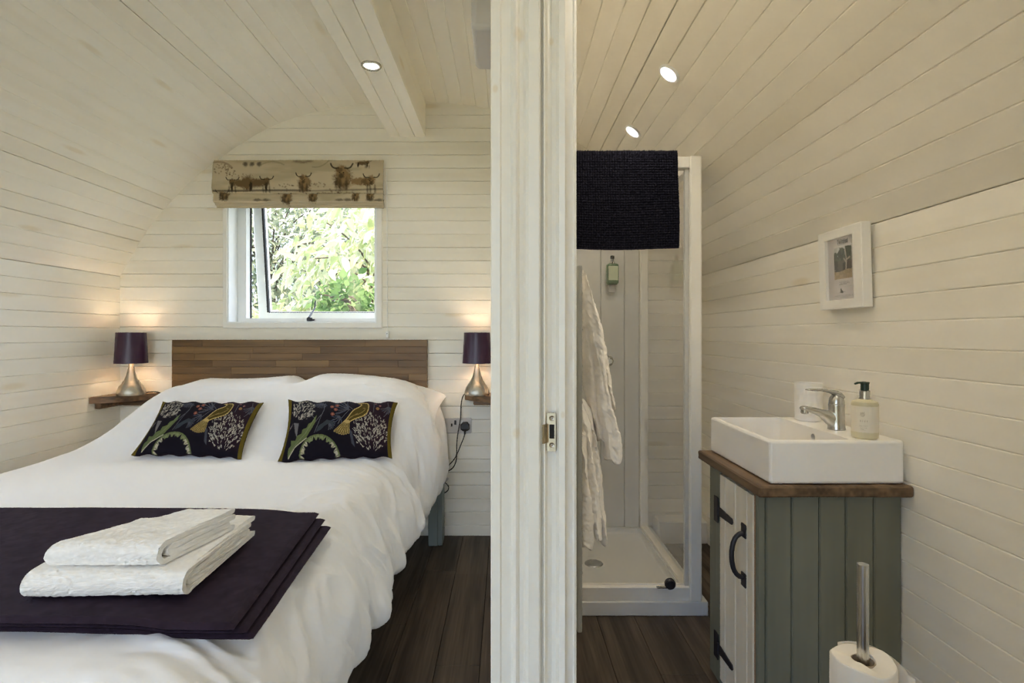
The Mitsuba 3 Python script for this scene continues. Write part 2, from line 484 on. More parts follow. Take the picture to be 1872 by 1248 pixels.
# door post at the partition's end: architrave and jamb, mouldings drawn in plan
def px(v): return (v - 924) / 1167.0
arc = thing('trim_2', 'cream moulded upright architrave at the end of the partition', kind='structure')
prof = [(897, .866), (897, .842), (899, .839), (914, .838), (917, .841), (934, .842), (938, .838), (943, .836), (947, .838), (950, .842), (957, .843), (961, .839), (966, .836), (985, .835), (988, .837), (989, .842), (989, .866)]
body(arc, extrude(sg.Polygon([(px(a), b) for a, b in prof]), 2.12, None), 'paint_upright', 12)
jm = thing('door_1', 'cream painted bathroom door jamb with a strike plate', kind='structure')
prof = [(989, .87), (989, .850), (993.2, .850), (993.8, .838), (996.5, .838), (997.5, .842), (1002, .850), (1010, .853), (1017, .848), (1022, .840), (1033, .839), (1034, .852), (1049, .856), (1052, .854), (1056, .856), (1057, .860), (1057, .89), (989, .89)]
body(jm, extrude(sg.Polygon([(px(a), b) for a, b in prof]).buffer(0), 2.10, None), 'paint_upright', 12)
jm2 = thing('trim_3', 'cream edge strip on the bathroom side of the door jamb', kind='structure')
body(jm2, cbox(px(1049), px(1058.5), .89, .93, 0, 2.1, .002), 'paint_upright')

# skirtings
bs = thing('baseboard_back', 'white boxed skirting on the floor at the end wall beside the shower', kind='structure')
body(bs, cbox(.82, XR, 2.86, YB, 0, .117, .004), 'white_lacquer')

# ---------------------------------------------------------------- windows
w1 = thing('window_1', 'white top-hung window over the headboard, propped open on its stay', kind='structure')
A = 0.028
x0, x1, zb, zt = HOLE
arch_m = []
arch_m = unman(man(cbox(x0 - A + .006, x1 + A, YB - .018, YB + .002, zb - A, zt + A, .003)) - man(cbox(x0, x1, YB - .1, YB + .1, zb, zt, .0001)))
body(w1, arch_m, 'white_lacquer')
for nm, m in (('reveal', cbox(x0, x0 + .008, YB - .01, YB + .15, zb, zt, .001)), ('reveal', cbox(x1 - .008, x1, YB - .01, YB + .15, zb, zt, .001)),
              ('sill', cbox(x0, x1, YB - .01, YB + .15, zb, zb + .008, .001)), ('reveal', cbox(x0, x1, YB - .01, YB + .15, zt - .008, zt, .001))):
    part(w1, nm, m, 'white_plastic')
fy0, fy1 = YB + .085, YB + .145
fx0, fx1, fz0, fz1 = x0 + .008, x1 - .008, zb + .008, zt - .008
fr = man(cbox(fx0, fx1, fy0, fy1, fz0, fz1, .003)) - man(cbox(fx0 + .05, fx1 - .03, fy0 - .1, fy1 + .1, fz0 + .022, fz1 - .03, .0001))
part(w1, 'outer_frame', unman(fr), 'white_plastic')
part(w1, 'seal', cbox(fx0 + .048, fx0 + .054, fy1 - .012, fy1 + .004, fz0 + .02, fz1 - .03, .001), 'gasket')
# the sash, hinged at its top edge
sx0, sx1, sz0, sz1 = fx0 + .049, fx1 - .012, fz0 + .012, fz1 - .02
sw = .062
R = trimesh.transformations.rotation_matrix(math.radians(7.0), [1, 0, 0], [0, fy1, sz1])
hole = man(cbox(sx0 + sw, sx1 - .035, fy1 - .1, fy1 + .2, sz0 + .045, sz1 - sw, .0001))
sash = unman(man(cbox(sx0, sx1, fy1 + .002, fy1 + .052, sz0, sz1, .004)) - hole)
sash.apply_transform(R)
sk = part(w1, 'sash', sash, 'white_plastic')
g = cat(cbox(sx0 + sw - .009, sx0 + sw + .002, fy1 + .000, fy1 + .02, sz0 + .045, sz1 - sw, .001), cbox(sx0 + sw, sx1 - .035, fy1 + .001, fy1 + .02, sz0 + .043, sz0 + .0455, .0005)); g.apply_transform(R)
part(sk, 'gasket', g, 'gasket')
gl = quads([[sx0 + sw, fy1 + .025, sz0 + .045], [sx1 - .035, fy1 + .025, sz0 + .045], [sx1 - .035, fy1 + .025, sz1 - sw], [sx0 + sw, fy1 + .025, sz1 - sw]], [[0, 1, 2, 3]]); gl.apply_transform(R)
part(sk, 'pane', gl, 'pane')
hx = (572 - 924) / 314.
st = cat(rbox(hx - .012, hx + .018, fy0 - .012, fy0 + .004, fz0 + .006, fz0 + .026, .004, 2), tube([(hx + .01, fy0 - .008, fz0 + .012), (hx + .035, fy0 - .02, fz0 + .013)], [.006, .004], 8))
part(w1, 'stay_base', st, 'iron_black', 30)
part(w1, 'stay_arm', tube([(hx, fy0 - .01, fz0 + .024), (hx - .012, fy1 + .06, fz0 + .085), (hx - .018, fy1 + .085, fz0 + .13)], [.006, .0045, .004], 8), 'iron_black', 30)

w2 = thing('window_2', 'white framed window in the left wall beside the foot of the bed, outside the picture', kind='structure')
ya, yb, za, zc = WINL
body(w2, unman(man(cbox(XL - .05, XL + .016, ya - .03, yb + .03, za - .03, zc + .03, .003)) - man(cbox(XL - .2, XL + .2, ya, yb, za, zc, .0001))), 'white_lacquer')
part(w2, 'mullion', cbox(XL - .045, XL - .01, (ya + yb) / 2 - .02, (ya + yb) / 2 + .02, za, zc, .003), 'white_plastic')

# ground outside
gr = thing('ground', 'grassy ground outside the hut', kind='structure')
body(gr, quads([[-40, -40, -.7], [40, -40, -.7], [40, 60, -.7], [-40, 60, -.7]], [[0, 1, 2, 3]]), 'grass')

# ================================================================ BED
from scipy.interpolate import PchipInterpolator


def sstep(a, b, x):
    t = np.clip((np.asarray(x, float) - a) / (b - a), 0, 1)
    return t * t * (3 - 2 * t)


bed = thing('bed', 'double bed with an oak block headboard and grey green painted frame', 'bed')
hb = part(bed, 'headboard', cbox(-1.828, -.432, 2.945, YB - .002, .30, 1.088, .002), 'oak_1', label='headboard of oiled oak staves in staggered rows')
rows = np.linspace(.789, 1.0885, 9)
for r in range(len(rows) - 1):
    x = -1.829
    first = True
    while x < -.432:
        L = rng.uniform(.12, .34) if first else rng.uniform(.26, .46)
        first = False
        xe = min(x + L, -.431)
        if -.431 - xe < .07: xe = -.431
        part(hb, 'stave', cbox(x + .0002, xe - .0002, 2.938 + rng.uniform(0, .0006), 2.946, rows[r] + .0002, rows[r + 1] - .0002, .0007), f'oak_{rng.integers(4)}')
        x = xe
for nm, (a, b), (c, d) in (('leg', (-.408, -.334), (2.83, 2.935)), ('leg', (-1.92, -1.846), (2.83, 2.935)), ('leg', (-.50, -.43), (.90, .99)), ('leg', (-1.83, -1.76), (.90, .99))):
    part(bed, nm, cat(cbox(a, b - .024, c, d, 0, .52, .003), cbox(b - .026, b, c + .006, d, 0, .52, .003)), 'sage_blue')
for a, b in ((-.47, -.43), (-1.86, -1.82)):
    part(bed, 'side_rail', cbox(a, b, .95, 2.9, .20, .36, .003), 'sage_blue')
part(bed, 'base', cbox(-1.84, -.45, .92, 2.93, .26, .48, .02), 'white_lacquer')

def puff(w, h, t, n=40, ex=3.0, pinch=.06, sag=(0, 0, 0, 0)):
    """Cushion: closed grid in x (width) and z (height), thickness along y; returns (front vertices grid, back vertices grid, u, v)."""
    a = np.linspace(-1, 1, n if np.isscalar(n) else n[0]); b = np.linspace(-1, 1, n if np.isscalar(n) else n[1])
    U, Vv = np.meshgrid(a, b, indexing='ij')
    th = t / 2 * ((1 - np.abs(U) ** ex) * (1 - np.abs(Vv) ** ex)) ** .6
    x = w / 2 * U * (1 - pinch * (1 - Vv ** 2) * np.abs(U) ** 3)
    z = h / 2 * Vv * (1 - pinch * (1 - U ** 2) * np.abs(Vv) ** 3)
    return x, z, th, U, Vv


def closed(front, back):
    n, m = front.shape[:2]
    f = grid_faces(n, m)
    v = np.vstack([front.reshape(-1, 3), back.reshape(-1, 3)])
    f2 = f[:, ::-1] + n * m
    edge = [i * m for i in range(n)] + [(n - 1) * m + j for j in range(1, m)] + [i * m + m - 1 for i in range(n - 2, -1, -1)] + [j for j in range(m - 2, 0, -1)]
    q = [[edge[k], edge[(k + 1) % len(edge)], edge[(k + 1) % len(edge)] + n * m, edge[k] + n * m] for k in range(len(edge))]
    return quads(v, np.vstack([f, f2, q]))


# duvet: one sheet, swept from foot to head over the bed and hanging down its sides
PTS = np.array([(-1.955, .345), (-1.975, .335), (-1.99, .36), (-1.985, .46), (-1.955, .555), (-1.89, .595), (-1.7, .603), (-1.3, .607), (-.9, .606), (-.65, .602), (-.53, .588), (-.455, .545), (-.41, .475), (-.378, .40), (-.362, .335), (-.368, .318), (-.40, .322), (-.43, .345)])
ln = np.r_[0, np.cumsum(np.linalg.norm(np.diff(PTS, axis=0), axis=1))]
NT = 330
tt = np.linspace(0, ln[-1], NT)
sx, sz = PchipInterpolator(ln, PTS[:, 0])(tt), PchipInterpolator(ln, PTS[:, 1])(tt)
fp = np.array([(.735, -.25), (.722, -.20), (.725, -.10), (.755, -.028), (.83, 0), (1.2, 0), (1.8, 0), (2.4, 0), (2.93, 0)])
fl_ = np.r_[0, np.cumsum(np.linalg.norm(np.diff(fp, axis=0), axis=1))]
NY = 330
vv = np.linspace(0, fl_[-1], NY)
py, pz = PchipInterpolator(fl_, fp[:, 0])(vv), PchipInterpolator(fl_, fp[:, 1])(vv)


def ridged(p, octaves, seed):
    out, amp = 0, 1.0
    for o in range(octaves):
        n = meshkit.noise(p * 2 ** o, seed + o)
        out = out + amp * (1 - np.abs(2 * n - 1)) ** 2
        amp *= .5
    return out / (2 - .5 ** (octaves - 1))


def lift(x, y):
    """How far pillows raise the duvet."""
    up = sstep(2.14, 2.66, y) * .262 + sstep(2.6, 2.9, y) * .022
    side = sstep(-1.95, -1.60, x) ** .8 * (1 - .10 * sstep(-.62, -.36, x))
    notch = 1 - .13 * np.exp(-((x + 1.07) / .05) ** 2) * sstep(2.55, 2.85, y)
    wave = 1 + .05 * np.sin(6.1 * x + 1.0) * sstep(2.3, 2.8, y)
    return up * side * notch * wave


def bed_z(x, y):
    return np.interp(x, sx[60:260], sz[60:260]) + lift(x, y)


X = np.tile(sx, (NY, 1)); Z = np.tile(sz, (NY, 1)); Yv = np.tile(py[:, None], (1, NT))
topw = sstep(.36, .56, Z)
lf = lift(X, Yv)
outw = np.sin(np.clip((Z - .33) / .27, 0, 1) * np.pi) * (X > -.62)
Z = np.maximum(Z + pz[:, None] * topw + lf * topw, .31)
X = X + outw * (.075 * sstep(2.25, 2.65, Yv) + .012 * np.sin(Yv * 6.3) + .01 * np.sin(Yv * 15.1 + 1))
hang = (sx > -.55) * 1.0
X = X + hang * np.clip((.5 - sz) / .18, 0, 1) * (.010 * np.sin(Yv * 9.2 + .5) + .007 * np.sin(Yv * 21.0) + .005 * np.sin(Yv * 37.0 + 2))
# creases: displacement along the surface normal
s_ = np.tile(tt, (NY, 1))
q = np.stack([s_ * 4.0 + Yv * 1.2, Yv * 2.6 - s_ * 1.6, 0 * s_], -1)
q2 = np.stack([s_ * 2.2 - Yv * 2.4, Yv * 7.0 + s_ * 3.5, 0 * s_ + 5], -1)
warp = (meshkit.fbm(np.stack([s_ * 3, Yv * 3, 0 * s_ + 9], -1), 3, 4) - .5)[..., None]
edge = sstep(-.82, -.47, np.tile(sx, (NY, 1)))
pil = sstep(2.1, 2.5, Yv)
q3 = np.stack([s_ * 3.2 - Yv * 1.2, Yv * 10.0 + s_ * 7.0, 0 * s_ + 15], -1)
D = .030 * edge * (ridged(q2 * .8 + warp * 2.6, 3, 2) - .35) + .016 * edge * (ridged(q3 * .8 + warp * 3.4, 3, 7) - .35)
D += .013 * pil * (.7 + .7 * edge) * (ridged(np.stack([s_ * 5 + Yv, Yv * 3.2, 0 * s_], -1) + warp * 2, 3, 21) - .35)
D += .0045 * (1 - edge) * (1 - pil) * (meshkit.fbm(np.stack([s_ * 2.0, Yv * 4.0, 0 * s_ + 3], -1), 3, 31) - .5) * 2
V = np.stack([X, Yv, Z], -1)
N = np.cross(np.gradient(V, axis=1), np.gradient(V, axis=0)); N /= np.linalg.norm(N, axis=-1, keepdims=True) + 1e-12
N *= np.sign((N[..., 2:] * topw[..., None]).sum())
D *= 1 - .8 * sstep(2.86, 2.93, Yv)
V = V + N * D[..., None]
V[..., 1] = np.minimum(V[..., 1], 2.932)
dv = thing('duvet', 'rumpled white cotton duvet covering the double bed', 'duvet')
inner = V - N * .009
dm = closed(V, inner)
scene[dv] = mikit.ply(dm, 'cotton', True)


# pillow corner showing at the right of the duvet
x, z, th, U, Vv = puff(.62, .42, .15, 40)
fr_ = np.stack([x, -th, z], -1); ba_ = np.stack([x, th, z], -1)
pm = closed(fr_, ba_)
pm.apply_transform(trimesh.transformations.rotation_matrix(math.radians(-74), [1, 0, 0]))
pm.apply_transform(trimesh.transformations.rotation_matrix(math.radians(10), [0, 1, 0]))
pm.apply_translation([-.640, 2.80, .775])
pl = thing('pillow', 'white pillow with its corner sticking out from under the duvet by the right lamp', 'pillow')
scene[pl] = mikit.ply(pm, 'cotton', True)


# ---- embroidered cushions: the print is evaluated at the vertices
def inpoly(P2, poly):
    return shapely.contains_xy(sg.Polygon(poly).buffer(0), P2[:, 0], P2[:, 1])


def dist(P2, line):
    a = np.asarray(line, float); d = np.full(len(P2), 1e9)
    for p, q in zip(a[:-1], a[1:]):
        e = q - p
        t = np.clip(((P2 - p) @ e) / (e @ e + 1e-9), 0, 1)
        d = np.minimum(d, np.linalg.norm(P2 - p - t[:, None] * e, axis=1))
    return d


def curve(pts, n=24):
    return smooth_path(pts, n)


def cushion_print(u, v):
    """u, v in 0..1 (from the top left) -> linear colours."""
    Q = np.stack([225 - 165 * v + u * (1545 + 85 * v), 115 + v * 815], 1)
    C = np.tile([.0085, .0065, .0125], (len(Q), 1))
    pl_ = sstep(1000, 1500, Q[:, 0]) * (1 - sstep(700, 950, Q[:, 1]))
    C = C * (1 - pl_[:, None]) + np.array([.024, .011, .019]) * pl_[:, None]
    r = np.random.default_rng(5)

    def put(mask, c): C[mask] = c
    def line(p, w, c): put(dist(Q, p) < w, c)
    GREY, BLUE, GRN, CRM, OLV, GLD = (.10, .10, .115), (.055, .065, .10), (.125, .155, .062), (.46, .42, .31), (.085, .058, .012), (.52, .38, .15)
    # feathery leaves and stems
    for p in ([(760, 190), (740, 330), (600, 640)], [(700, 400), (560, 560)], [(880, 190), (1110, 330)], [(1000, 160), (1150, 320)], [(900, 380), (1080, 320)], [(1090, 330), (960, 480)], [(1450, 160), (1440, 350)], [(1640, 160), (1690, 320)], [(1700, 280), (1600, 400)], [(530, 380), (600, 440)]):
        line(p, 5, GREY)
    for cx, cy, ang, n, L in ((700, 180, 90, 9, 110), (1090, 290, 200, 7, 200), (960, 420, 130, 6, 110), (800, 520, 20, 8, 90), (1650, 230, 80, 8, 120)):
        for k in range(n):
            a = math.radians(ang - 60 + 120 * k / (n - 1))
            line(curve([(cx, cy), (cx + .55 * L * math.cos(a), cy + .55 * L * math.sin(a)), (cx + L * math.cos(a + .18), cy + L * math.sin(a + .18))], 8), 6, GREY if k % 2 else BLUE)
    put(inpoly(Q, [(1085, 590), (1130, 640), (1165, 830), (1120, 790)]), (.06, .065, .085))
    put(inpoly(Q, [(620, 640), (650, 560), (780, 470), (870, 500), (865, 560), (820, 520), (740, 560), (690, 610)]), (.04, .05, .06))
    put(inpoly(Q, [(280, 480), (365, 500), (330, 680), (300, 600)]), (.17, .16, .165)); put(inpoly(Q, [(270, 480), (210, 540), (195, 580), (250, 520)]), (.15, .14, .14))
    # serrated green leaf
    lf_ = [(195, 880), (205, 800), (245, 770), (240, 710), (310, 720), (340, 660), (410, 640), (420, 590), (490, 570), (510, 520), (560, 500), (640, 395), (615, 500), (560, 590), (480, 700), (390, 745), (300, 790), (240, 850), (208, 905)]
    put(inpoly(Q, lf_), GRN); line([(205, 890), (300, 780), (470, 640), (620, 430)], 5, (.20, .23, .11)); line([(210, 905), (310, 795), (480, 705)], 7, CRM)
    # arched leaf with jagged inner edge
    c0 = np.array([650, 950]); d = Q - c0; rr = np.hypot(d[:, 0] * 1.0, d[:, 1] * 1.02); an = np.degrees(np.arctan2(-d[:, 1], d[:, 0]))
    jag = 215 + 65 * np.abs((an / 13.0) % 1 - .5) * 2 * (.6 + .4 * np.sin(an * .31))
    band = (an > -5) & (an < 185) & (rr < 292) & (rr > jag)
    put(band, CRM); put(band & ((an > 45) & (an < 130)), (.22, .25, .12)); put(band & (rr > 272), (.14, .17, .07)); put(band & (np.abs((an / 13.0) % 1 - .5) < .06), (.10, .11, .06))
    # speckled flower heads
    for cx, cy, R_, n in ((1400, 620, 255, 330), (430, 300, 185, 170)):
        for k in range(n):
            a, q_ = r.uniform(0, 2 * np.pi), R_ * math.sqrt(r.uniform(0, 1))
            p = np.array([cx + q_ * math.cos(a), cy + q_ * math.sin(a) * (1.0 if R_ > 200 else .85)])
            dr_ = (p - [cx, cy + 330]) if R_ > 200 else (p - [280, 480]); dr_ = dr_ / (np.linalg.norm(dr_) + 1e-9)
            w = r.normal(0, .35); dr_ = np.array([dr_[0] * math.cos(w) - dr_[1] * math.sin(w), dr_[0] * math.sin(w) + dr_[1] * math.cos(w)])
            g_ = r.uniform(.28, .62)
            line([p, p + dr_ * r.uniform(14, 30)], 4.0, (g_, g_ * .92, g_ * .80))
    for bx, by in ((860, 390), (905, 315), (925, 240), (855, 265)): put(np.hypot(Q[:, 0] - bx, Q[:, 1] - by) < 27, (.24, .075, .055)); put(np.hypot(Q[:, 0] - bx, Q[:, 1] - by) < 10, (.42, .24, .14))
    for bx, by, q_ in ((1500, 285, 26), (1535, 230, 16), (1470, 195, 14), (1235, 158, 18), (1180, 165, 14), (980, 150, 16)): put(np.hypot(Q[:, 0] - bx, Q[:, 1] - by) < q_, (.26, .15, .06) if q_ > 20 else (.30, .13, .13))
    # bird
    bird = np.vstack([curve([(1225, 200), (1290, 186), (1350, 195), (1368, 280), (1335, 380), (1230, 445), (1105, 505)], 30), [(1082, 510), (1040, 482)], curve([(1040, 482), (1110, 390), (1180, 310), (1255, 255), (1268, 225), (1225, 200)], 20)])
    put(inpoly(Q, bird), OLV); line(bird, 8, GLD); line(curve([(1090, 460), (1200, 400), (1290, 350), (1320, 295), (1290, 290)], 16), 6, (.27, .19, .06)); line([(1080, 470), (1210, 380)], 5, (.25, .17, .06))
    put(np.hypot(Q[:, 0] - 1305, Q[:, 1] - 225) < 8, (.01, .01, .01))
    for k in range(7):
        e = np.array([885, 630]) + (np.array([1080, 660]) - np.array([885, 630])) * k / 6 + np.array([0, 22 * math.sin(k * .55)])
        s0 = np.array([1045, 485]) + np.array([7 * k, 2 * k])
        line([s0, e], 13, GLD); line([s0 * .8 + e * .2, e], 7.5, (.12, .08, .022))
    C *= .8
    flange = (u < .035) | (u > .965)
    C[flange] = (.105, .078, .012)
    return C


def cushion(name, label, corners, seed):
    """corners: the picture's four corner points in space (top left, top right, bottom right, bottom left)."""
    key = thing(name, label, 'cushion', 'embroidered bird cushions on the bed')
    n = (330, 200)
    x, z, th, U, Vv = puff(2, 2, .15, n, 2.6, .07)
    u, v = (U + 1) / 2, (1 - Vv) / 2
    uu, vq = (x + 1) / 2, (1 - z) / 2
    tl, tr, br, bl = (np.asarray(c, float) for c in corners)
    base = (tl * (1 - uu[..., None]) + tr * uu[..., None]) * (1 - vq[..., None]) + (bl * (1 - uu[..., None]) + br * uu[..., None]) * vq[..., None]
    nrm = np.cross(tr - tl, bl - tl); nrm /= np.linalg.norm(nrm)
    if nrm[1] > 0: nrm = -nrm
    nz = meshkit.fbm(np.stack([u * 3, v * 2, 0 * u + seed], -1), 3, seed)
    w = (1 - np.abs(U) ** 6) * (1 - np.abs(Vv) ** 6)
    rip = .006 * (nz - .5) * 2 * w
    rimw = np.exp(-((1 - np.abs(Vv)) / .12) ** 2) * .004 * np.sin(u * 34 + seed)
    front = base + nrm * (th * .5 + rip + .002)[..., None] + np.stack([0 * u, 0 * u, rimw], -1)
    back = base - nrm * (th * .5 + .002)[..., None] + np.stack([0 * u, 0 * u, rimw], -1)
    col = np.vstack([cushion_print(u.ravel(), v.ravel()), np.tile([.020, .012, .018], (u.size, 1))])
    m = closed(front, back)
    scene[key] = mikit.ply(m, 'printed', True, color=col)
    return key


yb, yt = 2.165, 2.41
cushion('cushion', 'dark embroidered bird cushion on the left side of the bed, its lower left corner flopped', [P(298, 734, yt), P(482, 735, yt), P(441, 838, yb - .0), P(240, 832, yb)], 3)
cushion('cushion', 'dark embroidered bird cushion on the right side of the bed nearer the right lamp', [P(527, 732, yt - .02), P(727, 735, yt), P(717, 836, yb), P(508, 845, yb - .03)], 8)

# folded bed throw
th_ = thing('bed_throw', 'folded dark plum blanket laid across the bed under the towels', 'blanket')


def throw_layer(xa, xb_far, xb_near, ya, yb_, h0, h1, seed):
    n, m = 150, 70
    a = np.linspace(0, 1, n); b = np.linspace(0, 1, m)
    Aa, Bb = np.meshgrid(a, b, indexing='ij')
    y = ya + (yb_ - ya) * Bb + .012 * (meshkit.noise(np.stack([Aa * 7, Bb * 0, 0 * Aa + seed], -1), 3) - .5)
    xr = xb_near + (xb_far - xb_near) * Bb
    x = xa + (xr - xa) * Aa
    zb_ = bed_z(x, y)
    rim = np.minimum(1, np.minimum(np.minimum(Aa * (xr - xa), (1 - Aa) * (xr - xa)), np.minimum(Bb, 1 - Bb) * (yb_ - ya)) / .008)
    wv = .004 * (meshkit.fbm(np.stack([x * 5, y * 9, 0 * x + seed], -1), 3, seed) - .5)
    mid = (h0 + h1) / 2
    top = zb_ + mid + (h1 - mid) * np.sqrt(np.clip(1 - (1 - rim) ** 2, 0, 1)) + wv
    bot = zb_ + mid - (mid - h0) * np.sqrt(np.clip(1 - (1 - rim) ** 2, 0, 1)) + wv * .5
    return closed(np.stack([x, y, top], -1), np.stack([x, y, bot], -1))


for k, (xf, xn, yn, yf) in enumerate([(-.462, -.424, .905, 1.425), (-.485, -.432, .892, 1.442), (-.505, -.446, .884, 1.458)]):
    part(th_, 'fold', throw_layer(-1.93, xf, xn, yn, yf, .004 + .013 * k, .0165 + .013 * k, 20 + k), 'throw_cloth', True)


# folded towels: a U-shaped fold seen from its end, with a second fold inside
def towel(key, x0, x1, y0, y1, zb_, t, turns, ang, seed, lean0=0.0, lean1=0.0):
    polys = []
    z = zb_
    hh = (2 * turns) * t
    for k in range(turns):
        r = (hh - 2 * k * t) / 2 - t / 2
        c = zb_ + hh / 2
        nose = y0 + hh / 2 + k * .012
        a = np.radians(np.linspace(90, 270, 14))
        line = [(y1 - .012 * k * (1 if seed % 2 else .3), c + r)] + [(nose + r * math.cos(q), c + r * math.sin(q)) for q in a] + [(y1 - .02 * k, c - r)]
        polys.append(sg.LineString(line).buffer(t * .47, cap_style='round', quad_segs=4))
    ms = []
    for k, pg in enumerate(polys):
        nx = 70
        ring = np.array(pg.exterior.coords)[:-1]
        ln_ = shapely.length(pg.exterior)
        ring = np.array([pg.exterior.interpolate(q).coords[0] for q in np.linspace(0, ln_, 200, endpoint=False)])
        xs = np.linspace(x0, x1, nx)
        Rr = np.tile(ring[None], (nx, 1, 1))
        Xg = np.tile(xs[:, None], (1, len(ring)))
        e = np.minimum(1, np.minimum(xs - x0, x1 - xs) / .006)
        cen = np.array([ring[:, 0].mean(), ring[:, 1].mean()])
        Xg = Xg + .008 * (meshkit.noise(np.stack([Rr[..., 0] * 20, Rr[..., 1] * 30, 0 * Xg + seed + k], -1), 2) - .5) + ((lean0 + (lean1 - lean0) * np.linspace(0, 1, nx)[:, None]) * (Rr[..., 0] - y0))
        V = np.stack([Xg, Rr[..., 0], Rr[..., 1]], -1)
        V[..., 2] += .007 * (meshkit.fbm(np.stack([V[..., 0] * 8, V[..., 1] * 9, V[..., 2] * 6 + seed], -1), 3, seed) - .5) * np.clip((V[..., 2] - zb_) / .03, 0, 1)
        V[..., 1] += .010 * (meshkit.fbm(np.stack([V[..., 0] * 5, V[..., 2] * 9, 0 * V[..., 1] + seed], -1), 2, seed + 5) - .5)
        V += .0016 * (meshkit.noise(V * 170, seed)[..., None] - .5)
        m = quads(V.reshape(-1, 3), grid_faces(nx, len(ring), False).copy())
        f = list(m.faces)
        L = len(ring)
        for i in range(nx - 1):
            f += [[i * L + L - 1, (i + 1) * L + L - 1, (i + 1) * L], [i * L + L - 1, (i + 1) * L, i * L]]
        m = trimesh.Trimesh(m.vertices, f, process=False)
        for i in (0, nx - 1):        # end caps
            cap = trimesh.creation.triangulate_polygon(sg.Polygon(ring), engine='earcut')
            _, idx = __import__('scipy.spatial', fromlist=['cKDTree']).cKDTree(ring).query(cap[0])
            m = trimesh.Trimesh(m.vertices, np.vstack([m.faces, idx[cap[1]] + i * L]), process=False)
        ms.append(m)
    m = cat(*ms)
    m.apply_transform(trimesh.transformations.rotation_matrix(math.radians(ang), [0, 0, 1], [(x0 + x1) / 2, (y0 + y1) / 2, 0]))
    scene[key] = mikit.ply(m, 'terry', 40)
    return m


tz = .607 + .0435
towel(thing('towel', 'larger folded white terry towel lying directly on the plum throw', 'towel', 'folded white towels on the throw'), -.850, -.572, .935, 1.235, tz, .0115, 2, 1.0, 1, .04, -.03)
towel(thing('towel', 'smaller folded white terry towel on top of the other towel', 'towel', 'folded white towels on the throw'), -.822, -.622, .955, 1.150, tz + .0475, .0112, 2, 1.0, 4, .75, .22)

# ================================================================ BEDSIDE
def slab(poly, z0, z1, c=.003):
    pg = sg.Polygon(poly)
    lo, mid = pg.buffer(-c, join_style='mitre'), pg
    m = extrude(mid, (z1 - z0) - c)
    m.apply_translation([0, 0, z0])
    t = extrude(lo, c + .0005); t.apply_translation([0, 0, z1 - c - .0005])
    return unman(man(m) + man(t))


SHZ = .795
r7 = np.random.default_rng(7)
lsh = thing('corner_shelf', 'rough dark wood corner shelf holding the left bedside lamp', 'shelf')
e = [(XL + .002, 2.755), (XL + .05, 2.77), (XL + .10, 2.80), (XL + .145, 2.845), (XL + .175, 2.90), (XL + .215, 2.935), (XL + .225, YB - .001), (XL + .002, YB - .001)]
body(lsh, slab(e, SHZ - .034, SHZ), 'rustic_wood')
part(lsh, 'batten', cbox(XL + .002, XL + .16, YB - .035, YB - .002, SHZ - .068, SHZ - .034, .004), 'rustic_wood')
part(lsh, 'batten', cbox(XL + .002, XL + .035, 2.79, YB - .036, SHZ - .066, SHZ - .034, .004), 'rustic_wood')
rsh = thing('corner_shelf', 'rough wood corner shelf holding the right bedside lamp beside the door post', 'shelf')
e = [(-.220, YB - .001), (-.222, 2.93), (-.19, 2.885), (-.14, 2.83), (-.08, 2.79), (PX0 - .002, 2.76), (PX0 - .002, YB - .001)]
body(rsh, slab(e, SHZ - .034, SHZ), 'rustic_wood')
part(rsh, 'batten', cbox(-.175, PX0 - .002, YB - .06, YB - .002, SHZ - .062, SHZ - .034, .004), 'rustic_wood')


def lamp(x, y, label, cable):
    k = thing('table_lamp', label, 'lamp', 'bedside lamps')
    z = SHZ
    base = [(0, 0), (.064, 0), (.066, .006), (.0665, .016), (.063, .030), (.054, .048), (.042, .064), (.031, .082), (.0225, .105), (.0165, .130), (.0125, .150), (.0105, .170), (.0105, .20), (0, .20)]
    part(k, 'base', lathe(base, 56, x, y, z), 'nickel', 30)
    r0, r1, za, zb_ = .0765, .0685, .169, .333
    sh = part(k, 'lamp_shade', lathe([(r0, za), (r0 + .0008, za + .001), (r1 + .0008, zb_ - .001), (r1, zb_), (r1 - .0015, zb_), (r0 - .0015, za), (r0, za)], 64, x, y, z), 'shade_purple', 30, label='dark purple satin drum shade')
    part(sh, 'lining', lathe([(r0 - .0017, za + .002), (r1 - .0017, zb_ - .002), (r1 - .0024, zb_ - .002), (r0 - .0024, za + .002), (r0 - .0017, za + .002)], 48, x, y, z), 'shade_inside', 30)
    ring = [tube([(x + r1 * .97 * math.cos(a), y + r1 * .97 * math.sin(a), z + zb_ - .03), (x, y, z + .215)], .0012, 6) for a in (0, 2.1, 4.2)]
    part(k, 'lamp_holder', cat(lathe([(0, .2), (.014, .2), (.014, .225), (0, .225)], 24, x, y, z), *ring), 'white_plastic')
    scene[fresh(k + '__bulb')] = mikit.ply(lathe([(0, .226), (.012, .228), (.021, .245), (.023, .258), (.018, .272), (.008, .279), (0, .280)], 24, x, y, z), 'lamp_glow_warm', True, emitter={'type': 'area', 'radiance': rgb(*(BULB * c for c in WARM))})
    part(k, 'cable', tube(smooth_path(cable, 70), .0028, 8), 'black_plastic', True)
    return k


